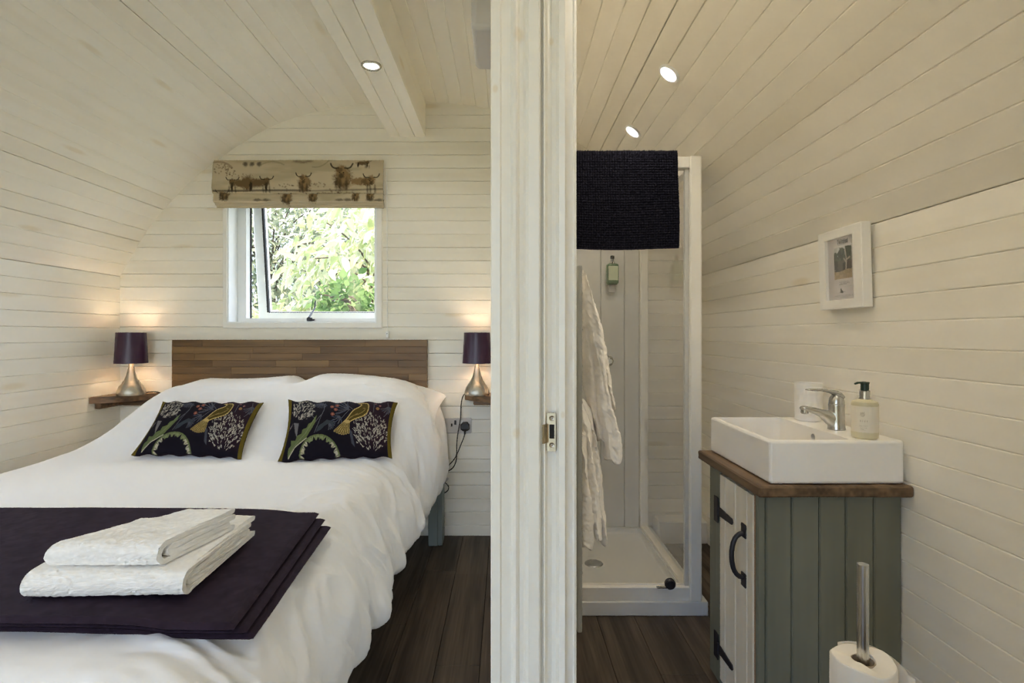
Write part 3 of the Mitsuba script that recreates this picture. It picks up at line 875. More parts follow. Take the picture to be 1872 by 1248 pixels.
lamp(-2.0, 2.865, 'brushed metal table lamp with dark purple shade in the corner left of the bed', [(-1.945, 2.90, SHZ + .008), (-1.925, 2.925, SHZ + .010), (-1.90, 2.945, SHZ + .003), (-1.898, 2.965, SHZ - .05), (-1.90, 2.97, .4)])
lamp(-.152, 2.865, 'brushed metal table lamp with dark purple shade between the bed and the door post', [(-.208, 2.90, SHZ + .009), (-.232, 2.93, SHZ - .015), (-.246, 2.955, SHZ - .10), (-.248, 2.962, .66), (-.256, 2.93, .60), (-.266, 2.925, .50), (-.272, 2.935, .42), (-.30, 2.95, .375), (-.345, 2.955, .358), (-.39, 2.96, .352)])

# double socket with plug
so = thing('wall_socket', 'grey double wall socket partly behind the duvet, below the right lamp', 'socket')
sxx, szz = -.261, CZ - (776.5 - 612) / 327
body(so, rbox(sxx - .073, sxx + .073, YB - .009, YB, szz - .043, szz + .043, .004, 2), 'grey_plastic')
for dx in (-.037, .037):
    part(so, 'switch', rbox(sxx + dx * .45 - .006, sxx + dx * .45 + .006, YB - .012, YB - .006, szz + .006, szz + .03, .002, 2), 'white_plastic' if dx > 0 else 'black_plastic')
    part(so, 'socket_hole', cbox(sxx + dx - .004, sxx + dx + .004, YB - .0095, YB - .006, szz - .005, szz + .012, .0005), 'dark_hole')
pg = thing('plug', 'black mains plug in the right half of the double socket', 'plug')
pxx = sxx + .038
body(pg, hull([(pxx + a, YB - .010 - d, szz + b) for a, b in ((-.024, -.018), (-.025, .008), (-.012, .022), (.012, .022), (.025, .008), (.024, -.018), (.012, -.026), (-.012, -.026)) for d in (0, .020)] + [(pxx + a * .8, YB - .040, szz + b * .8) for a, b in ((-.024, -.018), (-.025, .008), (-.012, .022), (.012, .022), (.025, .008), (.024, -.018))]), 'black_plastic')
part(pg, 'cable', cat(tube([(pxx, YB - .024, szz - .02), (pxx - .001, YB - .024, szz - .045)], [.0065, .0045], 10), tube(smooth_path([(pxx - .001, YB - .024, szz - .043), (pxx - .012, YB - .03, szz - .075), (pxx - .03, YB - .035, szz - .12), (pxx - .05, YB - .035, szz - .165), (pxx - .085, YB - .028, szz - .21), (pxx - .125, YB - .022, szz - .238), (pxx - .17, YB - .02, szz - .25)], 60), .0026, 8)), 'black_plastic', True)
pg2 = thing('cable_switch', 'small dark grey in-line plug hanging by the rear bed leg with a loop of cable', 'plug')
hx_, hz_ = -.332, CZ - (876 - 612) / 333
body(pg2, hull([(hx_ + a, 2.955 + d, hz_ + b) for a, b in ((-.02, .018), (.004, .018), (.020, 0), (.004, -.018), (-.02, -.018)) for d in (-.008, .01)]), 'grey_plastic')
part(pg2, 'cable', tube(smooth_path([(hx_ - .01, 2.955, hz_ - .02), (hx_ + .012, 2.955, hz_ - .032), (hx_ + .019, 2.955, hz_ - .052), (hx_ + .006, 2.955, hz_ - .072), (hx_ - .03, 2.957, hz_ - .075)], 30), .0024, 8), 'black_plastic', True)

# ---- roman blind
def blind_print(x, z):
    """x from 0 (left) to 1 (right) along .945 m, z metres of cloth from the top -> colour: highland cattle on linen."""
    Q = np.stack([60 + x * 1775, 80 + z * 1000 / .303 * .57], 1)       # the picture's crop units, 5.67 per pixel
    C = np.tile([.50, .425, .30], (len(Q), 1))
    n = meshkit.fbm(np.stack([Q[:, 0] / 420, Q[:, 1] / 90, 0 * Q[:, 0]], -1), 4, 3)
    C = C * (1 - .35 * sstep(.5, .75, n)[:, None]) + np.array([.25, .22, .12]) * (.35 * sstep(.5, .75, n))[:, None]
    fine = meshkit.fbm(np.stack([Q[:, 0] / 14, Q[:, 1] / 14, 0 * Q[:, 0] + 3], -1), 3, 9)

    def blob(cx, cy, rx, ry, c, soft=.35, a=1.0):
        d = np.hypot((Q[:, 0] - cx) / rx, (Q[:, 1] - cy) / ry) + (fine - .5) * .7
        m = (a * (1 - sstep(1 - soft, 1 + soft, d)))[:, None]
        C[:] = C * (1 - m) + np.asarray(c) * m

    def stroke(pts, w, c, a=1.0):
        m = (a * (1 - sstep(w * .5, w, dist(Q, pts))))[:, None]
        C[:] = C * (1 - m) + np.asarray(c) * m
    DK, BR, LB = (.035, .026, .015), (.13, .085, .040), (.24, .16, .075)

    def cow(cx, cy, s, lying=False, side=0):
        if lying:
            blob(cx - 110 * s, cy + 5 * s, 95 * s, 42 * s, LB); blob(cx - 40 * s, cy + 10 * s, 60 * s, 40 * s, BR)
        elif side:
            blob(cx + side * 110 * s, cy + 5 * s, 120 * s, 48 * s, BR); blob(cx + side * 190 * s, cy + 45 * s, 18 * s, 55 * s, DK); blob(cx, cy + 50 * s, 16 * s, 50 * s, DK)
        else:
            blob(cx + 12 * s, cy + 48 * s, 66 * s, 86 * s, BR); blob(cx + 24 * s, cy + 30 * s, 40 * s, 50 * s, LB)
        for dx in (-38, -8, 40): blob(cx + dx * s, cy + 85 * s, 11 * s, 46 * s, DK, .6, .6)
        blob(cx, cy - 10 * s, 40 * s, 46 * s, LB if side == 0 else BR); blob(cx, cy + 22 * s, 20 * s, 22 * s, DK, .4, .8); blob(cx - 16 * s, cy - 22 * s, 22 * s, 20 * s, BR)
        blob(cx - 15 * s, cy - 2 * s, 5 * s, 5 * s, DK); blob(cx + 15 * s, cy - 2 * s, 5 * s, 5 * s, DK)
        for q in (-1, 1): stroke(curve([(cx + q * 26 * s, cy - 38 * s), (cx + q * 62 * s, cy - 40 * s), (cx + q * 84 * s, cy - 74 * s)], 8), 8 * s, DK, .9)
    stroke([(75, 410), (600, 405), (1080, 408)], 12, DK, .75); stroke([(1080, 410), (1830, 392)], 10, DK, .5)
    cow(270, 330, .8, side=1); blob(430, 330, 70, 75, BR); cow(625, 325, .85, side=-1); cow(1010, 300, .95); cow(1400, 225, 1.35); cow(1710, 310, 1.0, lying=True)
    cow(1665, 115, .5, side=-1)
    for cx in (395, 465, 540): blob(cx, 130, 24, 26, DK, .5, .8)
    for cx, cy in ((930, 100), (1000, 110), (1060, 98)): blob(cx, cy, 40, 14, BR, .8, .7)
    for cx, cy, n_ in ((170, 170, 60), (250, 235, 40), (840, 370, 30), (1150, 365, 30)):
        rr = np.random.default_rng(cx)
        for k in range(n_ // 2): blob(cx + rr.normal(0, 55), cy + rr.normal(0, 22), 8, 7, BR, .6, .55)
    stroke(curve([(70, 110), (140, 105), (260, 170)], 8), 14, BR, .5); stroke(curve([(560, 140), (640, 105), (800, 140)], 8), 10, (.2, .18, .1), .5); stroke(curve([(1100, 165), (1200, 150), (1260, 90)], 8), 10, (.2, .18, .1), .5)
    # the folds below: heads and horns seen in strips
    for cx, cy, s in ((165, 460, .8), (810, 500, .8), (1090, 497, .7), (1540, 495, .6), (1690, 480, .6)): cow(cx, cy, s)
    for cx in (520, 610, 1380, 1470, 1700, 1790): blob(cx, 560, 40, 16, DK, .6, .7)
    rr = np.random.default_rng(4)
    for k in range(60): blob(rr.uniform(1120, 1620), 440 + rr.normal(0, 12), 9, 9, BR, .6, .5)
    return np.clip(C, .01, 1)


rb = thing('roman_blind', 'folded linen roman blind printed with brown cattle over the window', 'blind')
BXA, BXB, BZT = -1.603, -.668, CZ + (612 - 294) / 331


def blind_sheet(xa, xb, prof, t, name, zoff):
    prof = np.asarray(prof, float)
    n = 420
    d = np.r_[0, np.cumsum(np.linalg.norm(np.diff(prof, axis=0), axis=1))]
    m = max(12, int(d[-1] / .0028))
    q = np.linspace(0, d[-1], m)
    yy, zz_ = PchipInterpolator(d, prof[:, 0])(q), PchipInterpolator(d, prof[:, 1])(q)
    U, Wd = np.meshgrid(np.linspace(0, 1, n), q, indexing='ij')
    wv = .003 * np.sin(U * 9 + zoff * 20)
    x = xa + (xb - xa) * U
    fr_ = np.stack([x, yy[None] + wv, zz_[None] + 0 * x], -1)
    bk_ = np.stack([x, yy[None] + wv + t, zz_[None] + 0 * x], -1)
    col = blind_print(U.ravel(), (zoff + Wd).ravel())
    part(rb, name, closed(fr_, bk_), 'printed', True, color=np.vstack([col, col * 0 + .42]))


yb0 = YB - .045
blind_sheet(BXA, BXB, [(yb0 + .012, BZT), (yb0, BZT - .03), (yb0 - .006, BZT - .10), (yb0 - .012, BZT - .15), (yb0 - .004, BZT - .184), (yb0 + .02, BZT - .190)], .003, 'valance', 0)
blind_sheet(BXA + .005, BXB - .001, [(yb0 + .012, BZT - .17), (yb0 + .0, BZT - .20), (yb0 - .004, BZT - .228), (yb0 + .016, BZT - .238)], .003, 'fold', .20)
blind_sheet(BXA + .010, BXB - .001, [(yb0 + .020, BZT - .215), (yb0 + .008, BZT - .238), (yb0 + .008, BZT - .246), (yb0 + .024, BZT - .250)], .003, 'fold', .25)
blind_sheet(BXA + .016, BXB - .001, [(yb0 + .026, BZT - .235), (yb0 + .015, BZT - .250), (yb0 + .016, BZT - .262)], .003, 'fold', .265)
part(rb, 'head_rail', cbox(BXA + .01, BXB - .01, YB - .031, YB - .001, BZT - .06, BZT - .004, .003), 'white_lacquer')
part(rb, 'pull_cord', tube([(-.655, YB - .022, BZT - .06), (-.652, YB - .022, 1.5), (-.652, YB - .020, 1.135)], .0018, 6), 'white_plastic', True, label='thin white pull cord')
part(rb, 'cord_clip', rbox(-.660, -.644, YB - .024, YB, 1.098, 1.135, .003, 2), 'white_plastic', label='small white cord clip screwed to the wall')
part(rb, 'clip_screw', lathe([(0, -.001), (.0022, -.001), (.0022, .001), (0, .001)], 12).apply_transform(frame((-.652, YB - .0245, 1.122), (1, 0, 0), (0, 0, 1), (0, -1, 0))), 'iron_black')

# ---- downlights
def downlight(o, n, label, group, ring, col, power):
    k = thing('downlight', label, 'downlight', group)
    o, n = np.asarray(o, float), np.asarray(n, float)
    ex = np.array([0, 1.0, 0]); ey = np.cross(n, ex)
    M = frame(o, ex, ey, n)
    m = lathe([(.029, .0015), (.033, .006), (.039, .006), (.0415, .003), (.042, -.002), (.029, -.002), (.029, .0015)], 48); m.apply_transform(M)
    part(k, 'ring', m, ring, 30)
    d = lathe([(0, .0018), (.0295, .0018), (.0295, .0008), (0, .0008)], 40); d.apply_transform(M)
    scene[fresh(k + '__lens')] = mikit.ply(d, 'lamp_glow_warm', False, emitter={'type': 'area', 'radiance': rgb(*(power * c for c in col))})


for y, t in ((2.19, 'nickel ringed downlight set in the beam above the bed'), (1.05, 'nickel ringed downlight in the beam nearer the viewer, out of the picture'), (-.15, 'nickel ringed downlight in the beam behind the viewer')):
    downlight((-.548, y, BZ), (0, 0, -1), t, 'downlights along the beam', 'nickel', SOFT, DOWN_BED)
off = 1.117
za = float(arch_z(off)); dz = (arch_z(off + .02) - arch_z(off - .02)) / .04
nn = np.array([dz, 0, -1.0]); nn /= np.linalg.norm(nn)
for y, t in ((2.46, 'round white downlight in the bathroom ceiling nearest the shower mat'), (1.915, 'round white downlight in the bathroom ceiling, second from the shower'), (1.415, 'round white downlight in the bathroom ceiling at the very top edge of the picture'), (.91, 'round white bathroom downlight above the picture, level with the door post'), (.40, 'round white bathroom downlight above the picture nearest the viewer')):
    downlight((XC + off, y, za - .001), nn, t, 'downlights in the bathroom ceiling', 'white_plastic', SOFT, DOWN_BATH)

# grey unit high on the partition, beside the beam
un = thing('wall_heater', 'pale grey plastic unit high on the partition beside the door post', 'wall unit')
body(un, rbox(-.100, PX0 - .001, 1.55, 1.80, 2.0, 2.27, .018, 3), 'grey_plastic', 30)

# strike plate on the door jamb
sp = thing('strike_plate', 'small brass coloured strike plate on the door jamb', 'strike plate')
zt_, zb2 = CZ - (755 - 612) / 1167, CZ - (825 - 612) / 1167
pc = [(1000.5, .8478), (1012, .8535), (1016, .8500)]
pp = np.array([(px(1000), .8440), (px(1016), .8420)])
ext = [(px(1000), .846), (px(1000), .8425), (px(1004), .8415), (px(1016), .8405), (px(1016), .8445)]
pl1 = extrude(sg.Polygon(ext), zt_ - zb2); pl1.apply_translation([0, 0, zb2])
win = man(cbox(px(1004.5), px(1013.5), .80, .90, CZ - (801.5 - 612) / 1167, CZ - (776 - 612) / 1167, .0005))
body(sp, unman(man(pl1) - win), 'brass_plate')
lip = extrude(sg.Polygon([(px(1003), .8415), (px(1000), .8405), (px(994), .8320), (px(991), .8300), (px(990.5), .8320), (px(993), .8345), (px(999), .8435)]), CZ - (775 - 612) / 1167 - (CZ - (809 - 612) / 1167)); lip.apply_translation([0, 0, CZ - (809 - 612) / 1167])
part(sp, 'lip', lip, 'brass_plate', 30)
part(sp, 'latch_hole', cbox(px(1004), px(1014), .8455, .851, CZ - (802 - 612) / 1167, CZ - (775.5 - 612) / 1167, .0005), 'dark_hole')
for zz_ in (764.5, 813.5):
    scw = lathe([(0, .0012), (.0016, .0005), (.0036, .0014), (.0042, 0), (0, 0)], 20); scw.apply_transform(frame((px(1009), .8412, CZ - (zz_ - 612) / 1167), (1, 0, 0), (0, 0, 1), (0, -1, 0)))
    part(sp, 'screw', scw, 'nickel')

# ================================================================ BATHROOM
sh = thing('shower_enclosure', 'white framed glass shower cubicle at the end of the bathroom', 'shower')
tray = man(rbox(PX1 + .002, .805, 2.126, 2.966, 0, .056, .004, 2)) - man(rbox(PX1 + .03, .735, 2.20, 2.935, .028, .20, .02, 3))
part(sh, 'tray', unman(tray), 'tray_white', 25, label='white shower tray')
part(sh, 'waste', lathe([(0, .003), (.04, .003), (.044, 0), (0, 0)], 32, .42, 2.55, .0285), 'chrome')
part(sh, 'bottom_rail', cat(cbox(PX1 + .003, .735, 2.133, 2.172, .0562, .112, .003), cbox(PX1 + .003, .735, 2.150, 2.160, .112, .118, .001)), 'white_lacquer')
part(sh, 'post', cat(cbox(.733, .7795, 2.125, 2.17, .0562, 1.826, .004)), 'white_lacquer')
part(sh, 'header', cbox(PX1 + .003, .733, 2.13, 2.168, 1.778, 1.824, .003), 'white_lacquer')
part(sh, 'wall_channel', cbox(PX1 + .003, PX1 + .03, 2.135, 2.168, .112, 1.778, .003), 'white_lacquer')
part(sh, 'side_rail', cbox(.742, .778, 2.17, 2.95, 1.79, 1.826, .003), 'white_lacquer')
part(sh, 'side_sill', cbox(.742, .778, 2.17, 2.95, .0562, .072, .003), 'white_lacquer')
part(sh, 'back_channel', cbox(.738, .780, 2.925, 2.951, .0562, 1.826, .003), 'white_lacquer')
part(sh, 'door_stile', cbox(.7165, .7325, 2.142, 2.160, .112, 1.778, .002), 'aluminium')
part(sh, 'side_pane', quads([[.760, 2.17, .07], [.760, 2.935, .07], [.760, 2.935, 1.80], [.760, 2.17, 1.80]], [[0, 1, 2, 3]]), 'pane', label='clear side pane')
part(sh, 'door_pane', quads([[PX1 + .03, 2.150, .118], [.715, 2.150, .118], [.715, 2.150, 1.778], [PX1 + .03, 2.150, 1.778]], [[0, 1, 2, 3]]), 'pane', label='clear sliding door pane')
edges = [PX1 + .003, .300, .525, .655, .738]
for a, b in zip(edges[:-1], edges[1:]):
    part(sh, 'wall_panel', cbox(a + .0008, b - .0008, 2.952, 2.967, .0565, 1.86, .003), 'shower_panel')
part(sh, 'wall_panel', cbox(PX1 + .002, PX1 + .010, 2.175, 2.95, .0565, 1.86, .003), 'shower_panel')
kn = lathe([(0, 0), (.017, 0), (.021, .006), (.021, .018), (.016, .024), (0, .025)], 28); kn.apply_transform(frame((.650, 2.128, .133), (1, 0, 0), (0, 0, 1), (0, -1, 0)))
part(sh, 'door_roller', kn, 'iron_black', 35, label='round black door roller')
part(sh, 'roller_bracket', cat(cbox(.642, .658, 2.120, 2.134, .112, .135, .002), cbox(.60, .665, 2.118, 2.134, .1125, .1165, .001)), 'chrome')

# soap dispenser and valve on the shower wall
ds = thing('soap_dispenser', 'green wall-mounted soap bottle in the shower', 'soap dispenser')
yw = 2.951
dx_ = (1119.5 - 924) * 2.92 / F
def zy(v, Y=2.92): return CZ - (v - 612) * Y / F
part(ds, 'bottle', rbox(dx_ - .031, dx_ + .031, yw - .056, yw - .004, zy(520), zy(482), .012, 3), 'green_soap', 30)
part(ds, 'bottle_label', rbox(dx_ - .026, dx_ + .026, yw - .0575, yw - .050, zy(513), zy(487), .002, 2), 'green_label')
part(ds, 'neck', lathe([(0, 0), (.020, 0), (.012, .012), (.010, .014), (.010, .035), (0, .035)], 24, dx_, yw - .03, zy(483)), 'chrome', 30)
part(ds, 'pump', cat(lathe([(0, 0), (.011, 0), (.011, .016), (0, .018)], 20, dx_, yw - .03, zy(473)), rbox(dx_ - .006, dx_ + .006, yw - .06, yw - .03, zy(472), zy(469), .003, 2)), 'black_plastic', 30)
part(ds, 'holder', rbox(dx_ - .019, dx_ + .019, yw - .03, yw, zy(534), zy(520), .004, 2), 'grey_plastic', 30)
vl = thing('shower_valve', 'small chrome shower valve half hidden behind the upper bathrobe', 'valve')
m = lathe([(0, 0), (.030, 0), (.030, .006), (.020, .010), (.020, .045), (.014, .050), (0, .050)], 28); m.apply_transform(frame(((1113 - 924) * 2.93 / F, yw, zy(660)), (1, 0, 0), (0, 0, 1), (0, -1, 0)))
body(vl, m, 'chrome', 30)

# navy bath mat over the shower header: rows of chenille tufts
mt = thing('bath_mat', 'dark navy tufted bath mat hung over the shower frame', 'bath mat')
prof = np.array([(2.196, 1.62), (2.194, 1.75), (2.188, 1.822), (2.172, 1.840), (2.150, 1.843), (2.128, 1.839), (2.115, 1.824), (2.110, 1.75), (2.108, 1.60), (2.106, 1.452)])
d = np.r_[0, np.cumsum(np.linalg.norm(np.diff(prof, axis=0), axis=1))]
q = np.linspace(0, d[-1], 360)
my, mz = PchipInterpolator(d, prof[:, 0])(q), PchipInterpolator(d, prof[:, 1])(q)
xs = np.linspace(.128, .680, 330)
Xm, Qm = np.meshgrid(xs, q, indexing='ij')
ty, tz_ = np.gradient(my, q), np.gradient(mz, q)
cell = .0098
ix, iq = np.floor(Xm / cell), np.floor(Qm / cell)
fx, fq = (Xm / cell) % 1 - .5, (Qm / cell) % 1 - .5
hr = np.sin(ix * 127.1 + iq * 311.7) * 43758.5; hr = hr - np.floor(hr)
tuft = np.sqrt(np.clip(1 - (fx ** 2 + fq ** 2) * 3.4, 0, 1)) * (.0055 + .0035 * hr)
nrm = np.stack([0 * ty, tz_, -ty], -1); nrm *= np.sign(-nrm[-1, 1]) if nrm[-1, 1] != 0 else 1
basev = np.stack([Xm + .003 * np.sin(Qm * 14), np.tile(my, (330, 1)) + .004 * np.sin(Xm * 9 + 1) * np.clip((1.7 - np.tile(mz, (330, 1))) * 3, 0, 1), np.tile(mz, (330, 1)) + .004 * np.sin(Xm * 11) * (Qm > d[-1] * .7)], -1)
front = basev + nrm[None] * (.001 + tuft)[..., None]
back = basev - nrm[None] * .003
body(mt, closed(front, back), 'mat_navy', True)

# ladder radiator on the partition with bathrobes over it
rd = thing('towel_radiator', 'grey ladder towel radiator on the partition behind the bathrobes', 'towel radiator')
RX, RY0, RY1, RZ0, RZ1 = .1725, 1.30, 1.74, .40, 1.283
for y in (RY0, RY1):
    part(rd, 'upright', rbox(RX - .0, RX + .012, y - .015, y + .015, RZ0, RZ1, .004, 2), 'radiator_grey', 30)
z = RZ0 + .05
while z < RZ1 - .02:
    part(rd, 'rung', tube([(RX + .006, RY0, z), (RX + .006, RY1, z)], .009, 10), 'radiator_grey', 40)
    z += .088 if (z < .8 or z > .95) else .15
for y in (RY0 + .06, RY1 - .06):
    for z in (.62, 1.2):
        part(rd, 'bracket', tube([(PX1, y, z), (RX + .004, y, z)], .011, 12), 'radiator_grey', 40)


def lobe(rows, seed, n=56, m=110, fluff=.0022, ex=2.4, folds=4, amp=.10):
    """Hanging terry: rows of (z, x0, x1, y centre, half depth) from the top down."""
    rows = np.asarray(rows, float)
    zq = np.linspace(rows[0, 0], rows[-1, 0], m)
    f = lambda k: PchipInterpolator(-rows[:, 0], rows[:, k])(-zq)
    x0, x1, yc, hd = f(1), f(2), f(3), f(4)
    a = np.linspace(0, 2 * np.pi, n, endpoint=False)
    ca, sa = np.cos(a), np.sin(a)
    r = (np.abs(ca) ** ex + np.abs(sa) ** ex) ** (-1 / ex)
    A, Zg = np.meshgrid(a, zq, indexing='ij')
    fold = 1 + amp * np.sin(folds * A + 3 * Zg + seed) * (np.abs(np.sin(A)) > 0)
    xx = (x0 + x1)[None] / 2 + ((x1 - x0)[None] / 2) * (ca * r)[:, None]
    yy = yc[None] + hd[None] * (sa * r)[:, None] * fold
    V = np.stack([xx + .004 * np.sin(Zg * 23 + 2 * A + seed), yy, Zg + .006 * np.sin(3 * A + seed)], -1)
    V += (meshkit.noise(V * 150, seed)[..., None] - .5) * fluff * 2 + (meshkit.noise(V * 40, seed + 3)[..., None] - .5) * .005
    v = np.vstack([V.reshape(-1, 3), V[:, 0].mean(0), V[:, -1].mean(0) + [0, 0, .004]])
    ms = quads(v, grid_faces(n, m, True))
    fs = list(ms.faces); e = n * m
    for i in range(n):
        j = (i + 1) % n
        fs += [[e, j * m, i * m], [e + 1, i * m + m - 1, j * m + m - 1]]
    ms = trimesh.Trimesh(v, fs, process=False)
    if ms.volume < 0: ms.invert()
    return ms


def R_(xp, Y): return (xp - 924) * Y / F
def Z_(yp, Y): return CZ - (yp - 612) * Y / F
def rows(Y, hd, *pts): return [(Z_(b, Y), R_(a0, Y), R_(a1, Y), Y + hd, hd) for b, a0, a1 in pts]


r1 = thing('bathrobe', 'upper white terry bathrobe hung over the towel radiator with its sleeve dangling', 'bathrobe', 'white bathrobes on the towel radiator')
part(r1, 'front_panel', lobe(rows(1.40, .045, (497, 1062, 1068), (540, 1062, 1079), (600, 1065, 1089), (680, 1071, 1096), (740, 1081, 1101), (780, 1089, 1108), (808, 1094, 1112)), 1), 'robe_terry', True)
part(r1, 'sleeve', lobe(rows(1.375, .04, (502, 1064, 1076), (540, 1068, 1087), (600, 1079, 1101), (660, 1088, 1111), (720, 1093, 1119), (765, 1099, 1127), (790, 1106, 1134), (825, 1110, 1139), (845, 1110, 1141)), 2), 'robe_terry', True, label='dangling sleeve')
part(r1, 'back_panel', lobe(rows(1.56, .05, (506, 1058, 1068), (525, 1062, 1075), (560, 1074, 1090), (640, 1092, 1109), (700, 1104, 1122), (747, 1108, 1130)), 3), 'robe_terry', True)
r2 = thing('bathrobe', 'lower white terry bathrobe hanging in folds below the other one', 'bathrobe', 'white bathrobes on the towel radiator')
part(r2, 'front_panel', lobe(rows(1.385, .04, (733, 1061, 1069), (752, 1064, 1083), (800, 1078, 1093), (860, 1084, 1100), (920, 1090, 1105), (960, 1098, 1112), (998, 1100, 1114)), 5), 'robe_terry', True)
part(r2, 'side_panel', lobe(rows(1.36, .035, (742, 1061, 1066), (780, 1066, 1082), (850, 1073, 1090), (910, 1080, 1096), (960, 1086, 1101), (989, 1089, 1103)), 6), 'robe_terry', True)
part(r2, 'back_panel', lobe(rows(1.345, .03, (790, 1061, 1071), (860, 1062, 1078), (930, 1064, 1084), (1003, 1063, 1086)), 7), 'robe_terry', True)

# ---- washstand
ws = thing('washstand', 'sage green washstand with a cream plank door against the right wall', 'cabinet')
VX0, VY0, VY1, VZ = .684, 1.454, 1.795, .686
part(ws, 'carcass', cbox(VX0 + .022, XR - .003, VY0 + .016, VY1 - .004, .03, VZ - .002, .002), 'sage')
bx = [VX0, .7065, .777, .852, .924, 1.000, XR - .002]
for a, b in zip(bx[:-1], bx[1:]):
    part(ws, 'side_board', prism(plank_profile(b - a, c=.003, d=.004, g=.0008), (a, VY0, 0), (1, 0, 0), (0, -1, 0), (0, 0, 1), VZ), 'sage')
part(ws, 'stile', cbox(VX0, VX0 + .022, 1.708, VY1, 0, VZ, .003), 'sage')
part(ws, 'stile', cbox(VX0, VX0 + .022, VY0 + .0145, VY0 + .020, 0, VZ, .001), 'bare_wood', label='bare wood edge strip')
part(ws, 'plinth', cbox(VX0 + .006, VX0 + .02, VY0 + .02, 1.708, 0, .022, .002), 'sage')
dr_ = part(ws, 'door', cbox(VX0 + .004, VX0 + .018, 1.4755, 1.7055, .026, .672, .002), 'door_cream', label='cream painted plank door')
for a, b in ((1.4755, 1.512), (1.512, 1.588), (1.588, 1.661), (1.661, 1.7055)):
    part(dr_, 'board', prism(plank_profile(b - a, Tk=.012, c=.004, d=.005, g=.0004), (VX0 - .003, a, .025), (0, 1, 0), (-1, 0, 0), (0, 0, 1), .648), 'door_cream')
for zc in (.555, .118):
    ht = extrude(sg.Polygon([(1.742, zc - .040), (1.742, zc + .040), (1.712, zc + .040), (1.712, zc + .016), (1.700, zc + .014), (1.607, zc + .009), (1.600, zc), (1.607, zc - .009), (1.700, zc - .014), (1.712, zc - .016), (1.712, zc - .040)]), .0035, frame((VX0 - .0068, 0, 0), (0, 1, 0), (0, 0, 1), (1, 0, 0)))
    hk = part(dr_, 'hinge', ht, 'iron_black', label='black iron tee hinge')
    part(dr_, 'hinge_pin', tube([(VX0 - .007, 1.707, zc - .018), (VX0 - .007, 1.707, zc + .018)], .004, 10), 'iron_black')
hp = np.array([(VX0 - .006 - .034 * math.sin(q) ** .8, 1.527, .488 + .062 * math.cos(q)) for q in np.linspace(0.02, math.pi - .02, 40)])
part(dr_, 'handle', cat(tube(hp, .0068, 10), cbox(VX0 - .008, VX0 - .003, 1.513, 1.541, .538, .578, .002), cbox(VX0 - .008, VX0 - .003, 1.513, 1.541, .398, .438, .002)), 'iron_black', 40, label='black iron bow handle')

wt = thing('worktop', 'brown stained wooden top of the washstand under the white basin', 'worktop')
m = cbox(.668, XR - .001, 1.412, 1.862, VZ, VZ + .029, .004)
m = unman(man(m).refine_to_length(.012))
v = np.array(m.vertices); nrm_ = np.array(m.vertex_normals)
v += nrm_ * ((meshkit.fbm(v * [14, 14, 40], 3, 2) - .5) * .005)[:, None] * ((v[:, 0] < .70) | (v[:, 1] < 1.44))[:, None]
body(wt, trimesh.Trimesh(v, m.faces, process=False), 'counter_wood', 25)

ba = thing('washbasin', 'rectangular white ceramic countertop basin on the wooden top', 'basin')
BZ0, BZ1 = VZ + .0305, .833
outer = man(rbox(.705, XR - .012, 1.430, 1.846, BZ0, BZ1, .009, 4))
cav = man(rbox(.7175, .932, 1.4425, 1.8335, BZ0 + .022, BZ1 + .08, .022, 4))
ofl = m3.Manifold.cylinder(.03, .0105, .0105, 28).rotate([0, 90, 0]).translate([.925, 1.625, .806])
body(ba, unman(outer - cav - ofl), 'ceramic', 28)
m = lathe([(0, .001), (.0105, .001), (.0105, 0), (0, 0)], 24); m.apply_transform(frame((.950, 1.625, .806), (0, 1, 0), (0, 0, 1), (-1, 0, 0)))
part(ba, 'overflow', m, 'dark_hole')
part(ba, 'waste', lathe([(0, .004), (.02, .006), (.03, .003), (.031, 0), (0, 0)], 32, .825, 1.635, BZ0 + .022), 'chrome', 30)

tp = thing('basin_tap', 'chrome single lever mixer tap on the basin', 'tap')
tx, ty = .988, 1.600
def ell(c, r, n=2):
    m = trimesh.creation.icosphere(subdivisions=n, radius=1.0); m.apply_scale(r) if np.isscalar(r) else m.apply_transform(np.diag([*r, 1.0])); m.apply_translation(c); return m
def hulls(chain):
    """Union of the hulls of neighbouring rounded pieces, refined and smoothed into one body."""
    M = None
    for a, b in zip(chain[:-1], chain[1:]):
        h = man(hull(np.vstack([ell(*a).vertices, ell(*b).vertices])))
        M = h if M is None else M + h
    return M
bd = man(lathe([(0, 0), (.0235, 0), (.0235, .004), (.0215, .02), (.021, .055), (.0215, .078), (0, .078)], 40, tx, ty, BZ1))
sp_ = hulls([((tx - .004, ty, BZ1 + .030), (.012, .018, .022)), ((tx - .030, ty, BZ1 + .043), (.012, .0155, .015)), ((tx - .062, ty, BZ1 + .055), (.011, .0140, .0095)), ((tx - .096, ty, BZ1 + .0635), (.012, .0135, .0075))])
low = hulls([((tx - .008, ty, BZ1 + .012), (.010, .016, .012)), ((tx - .022, ty, BZ1 + .028), (.012, .016, .014)), ((tx - .045, ty, BZ1 + .046), (.010, .0145, .010))])
m = unman((bd + sp_ + low).refine_to_length(.004))
m = trimesh.smoothing.filter_taubin(m, iterations=12)
body(tp, m, 'chrome', True)
part(tp, 'cartridge', lathe([(0, 0), (.0205, 0), (.0205, .004), (.019, .016), (.013, .026), (0, .029)], 36, tx, ty, BZ1 + .077), 'chrome', 35)
lv = hulls([((tx + .012, ty, BZ1 + .098), (.010, .017, .008)), ((tx - .006, ty, BZ1 + .111), (.014, .018, .006)), ((tx - .040, ty, BZ1 + .118), (.012, .0145, .0038)), ((tx - .082, ty, BZ1 + .1185), (.010, .011, .003))])
lv = trimesh.smoothing.filter_taubin(unman(lv.refine_to_length(.004)), iterations=8)
part(tp, 'lever', lv, 'chrome', True)
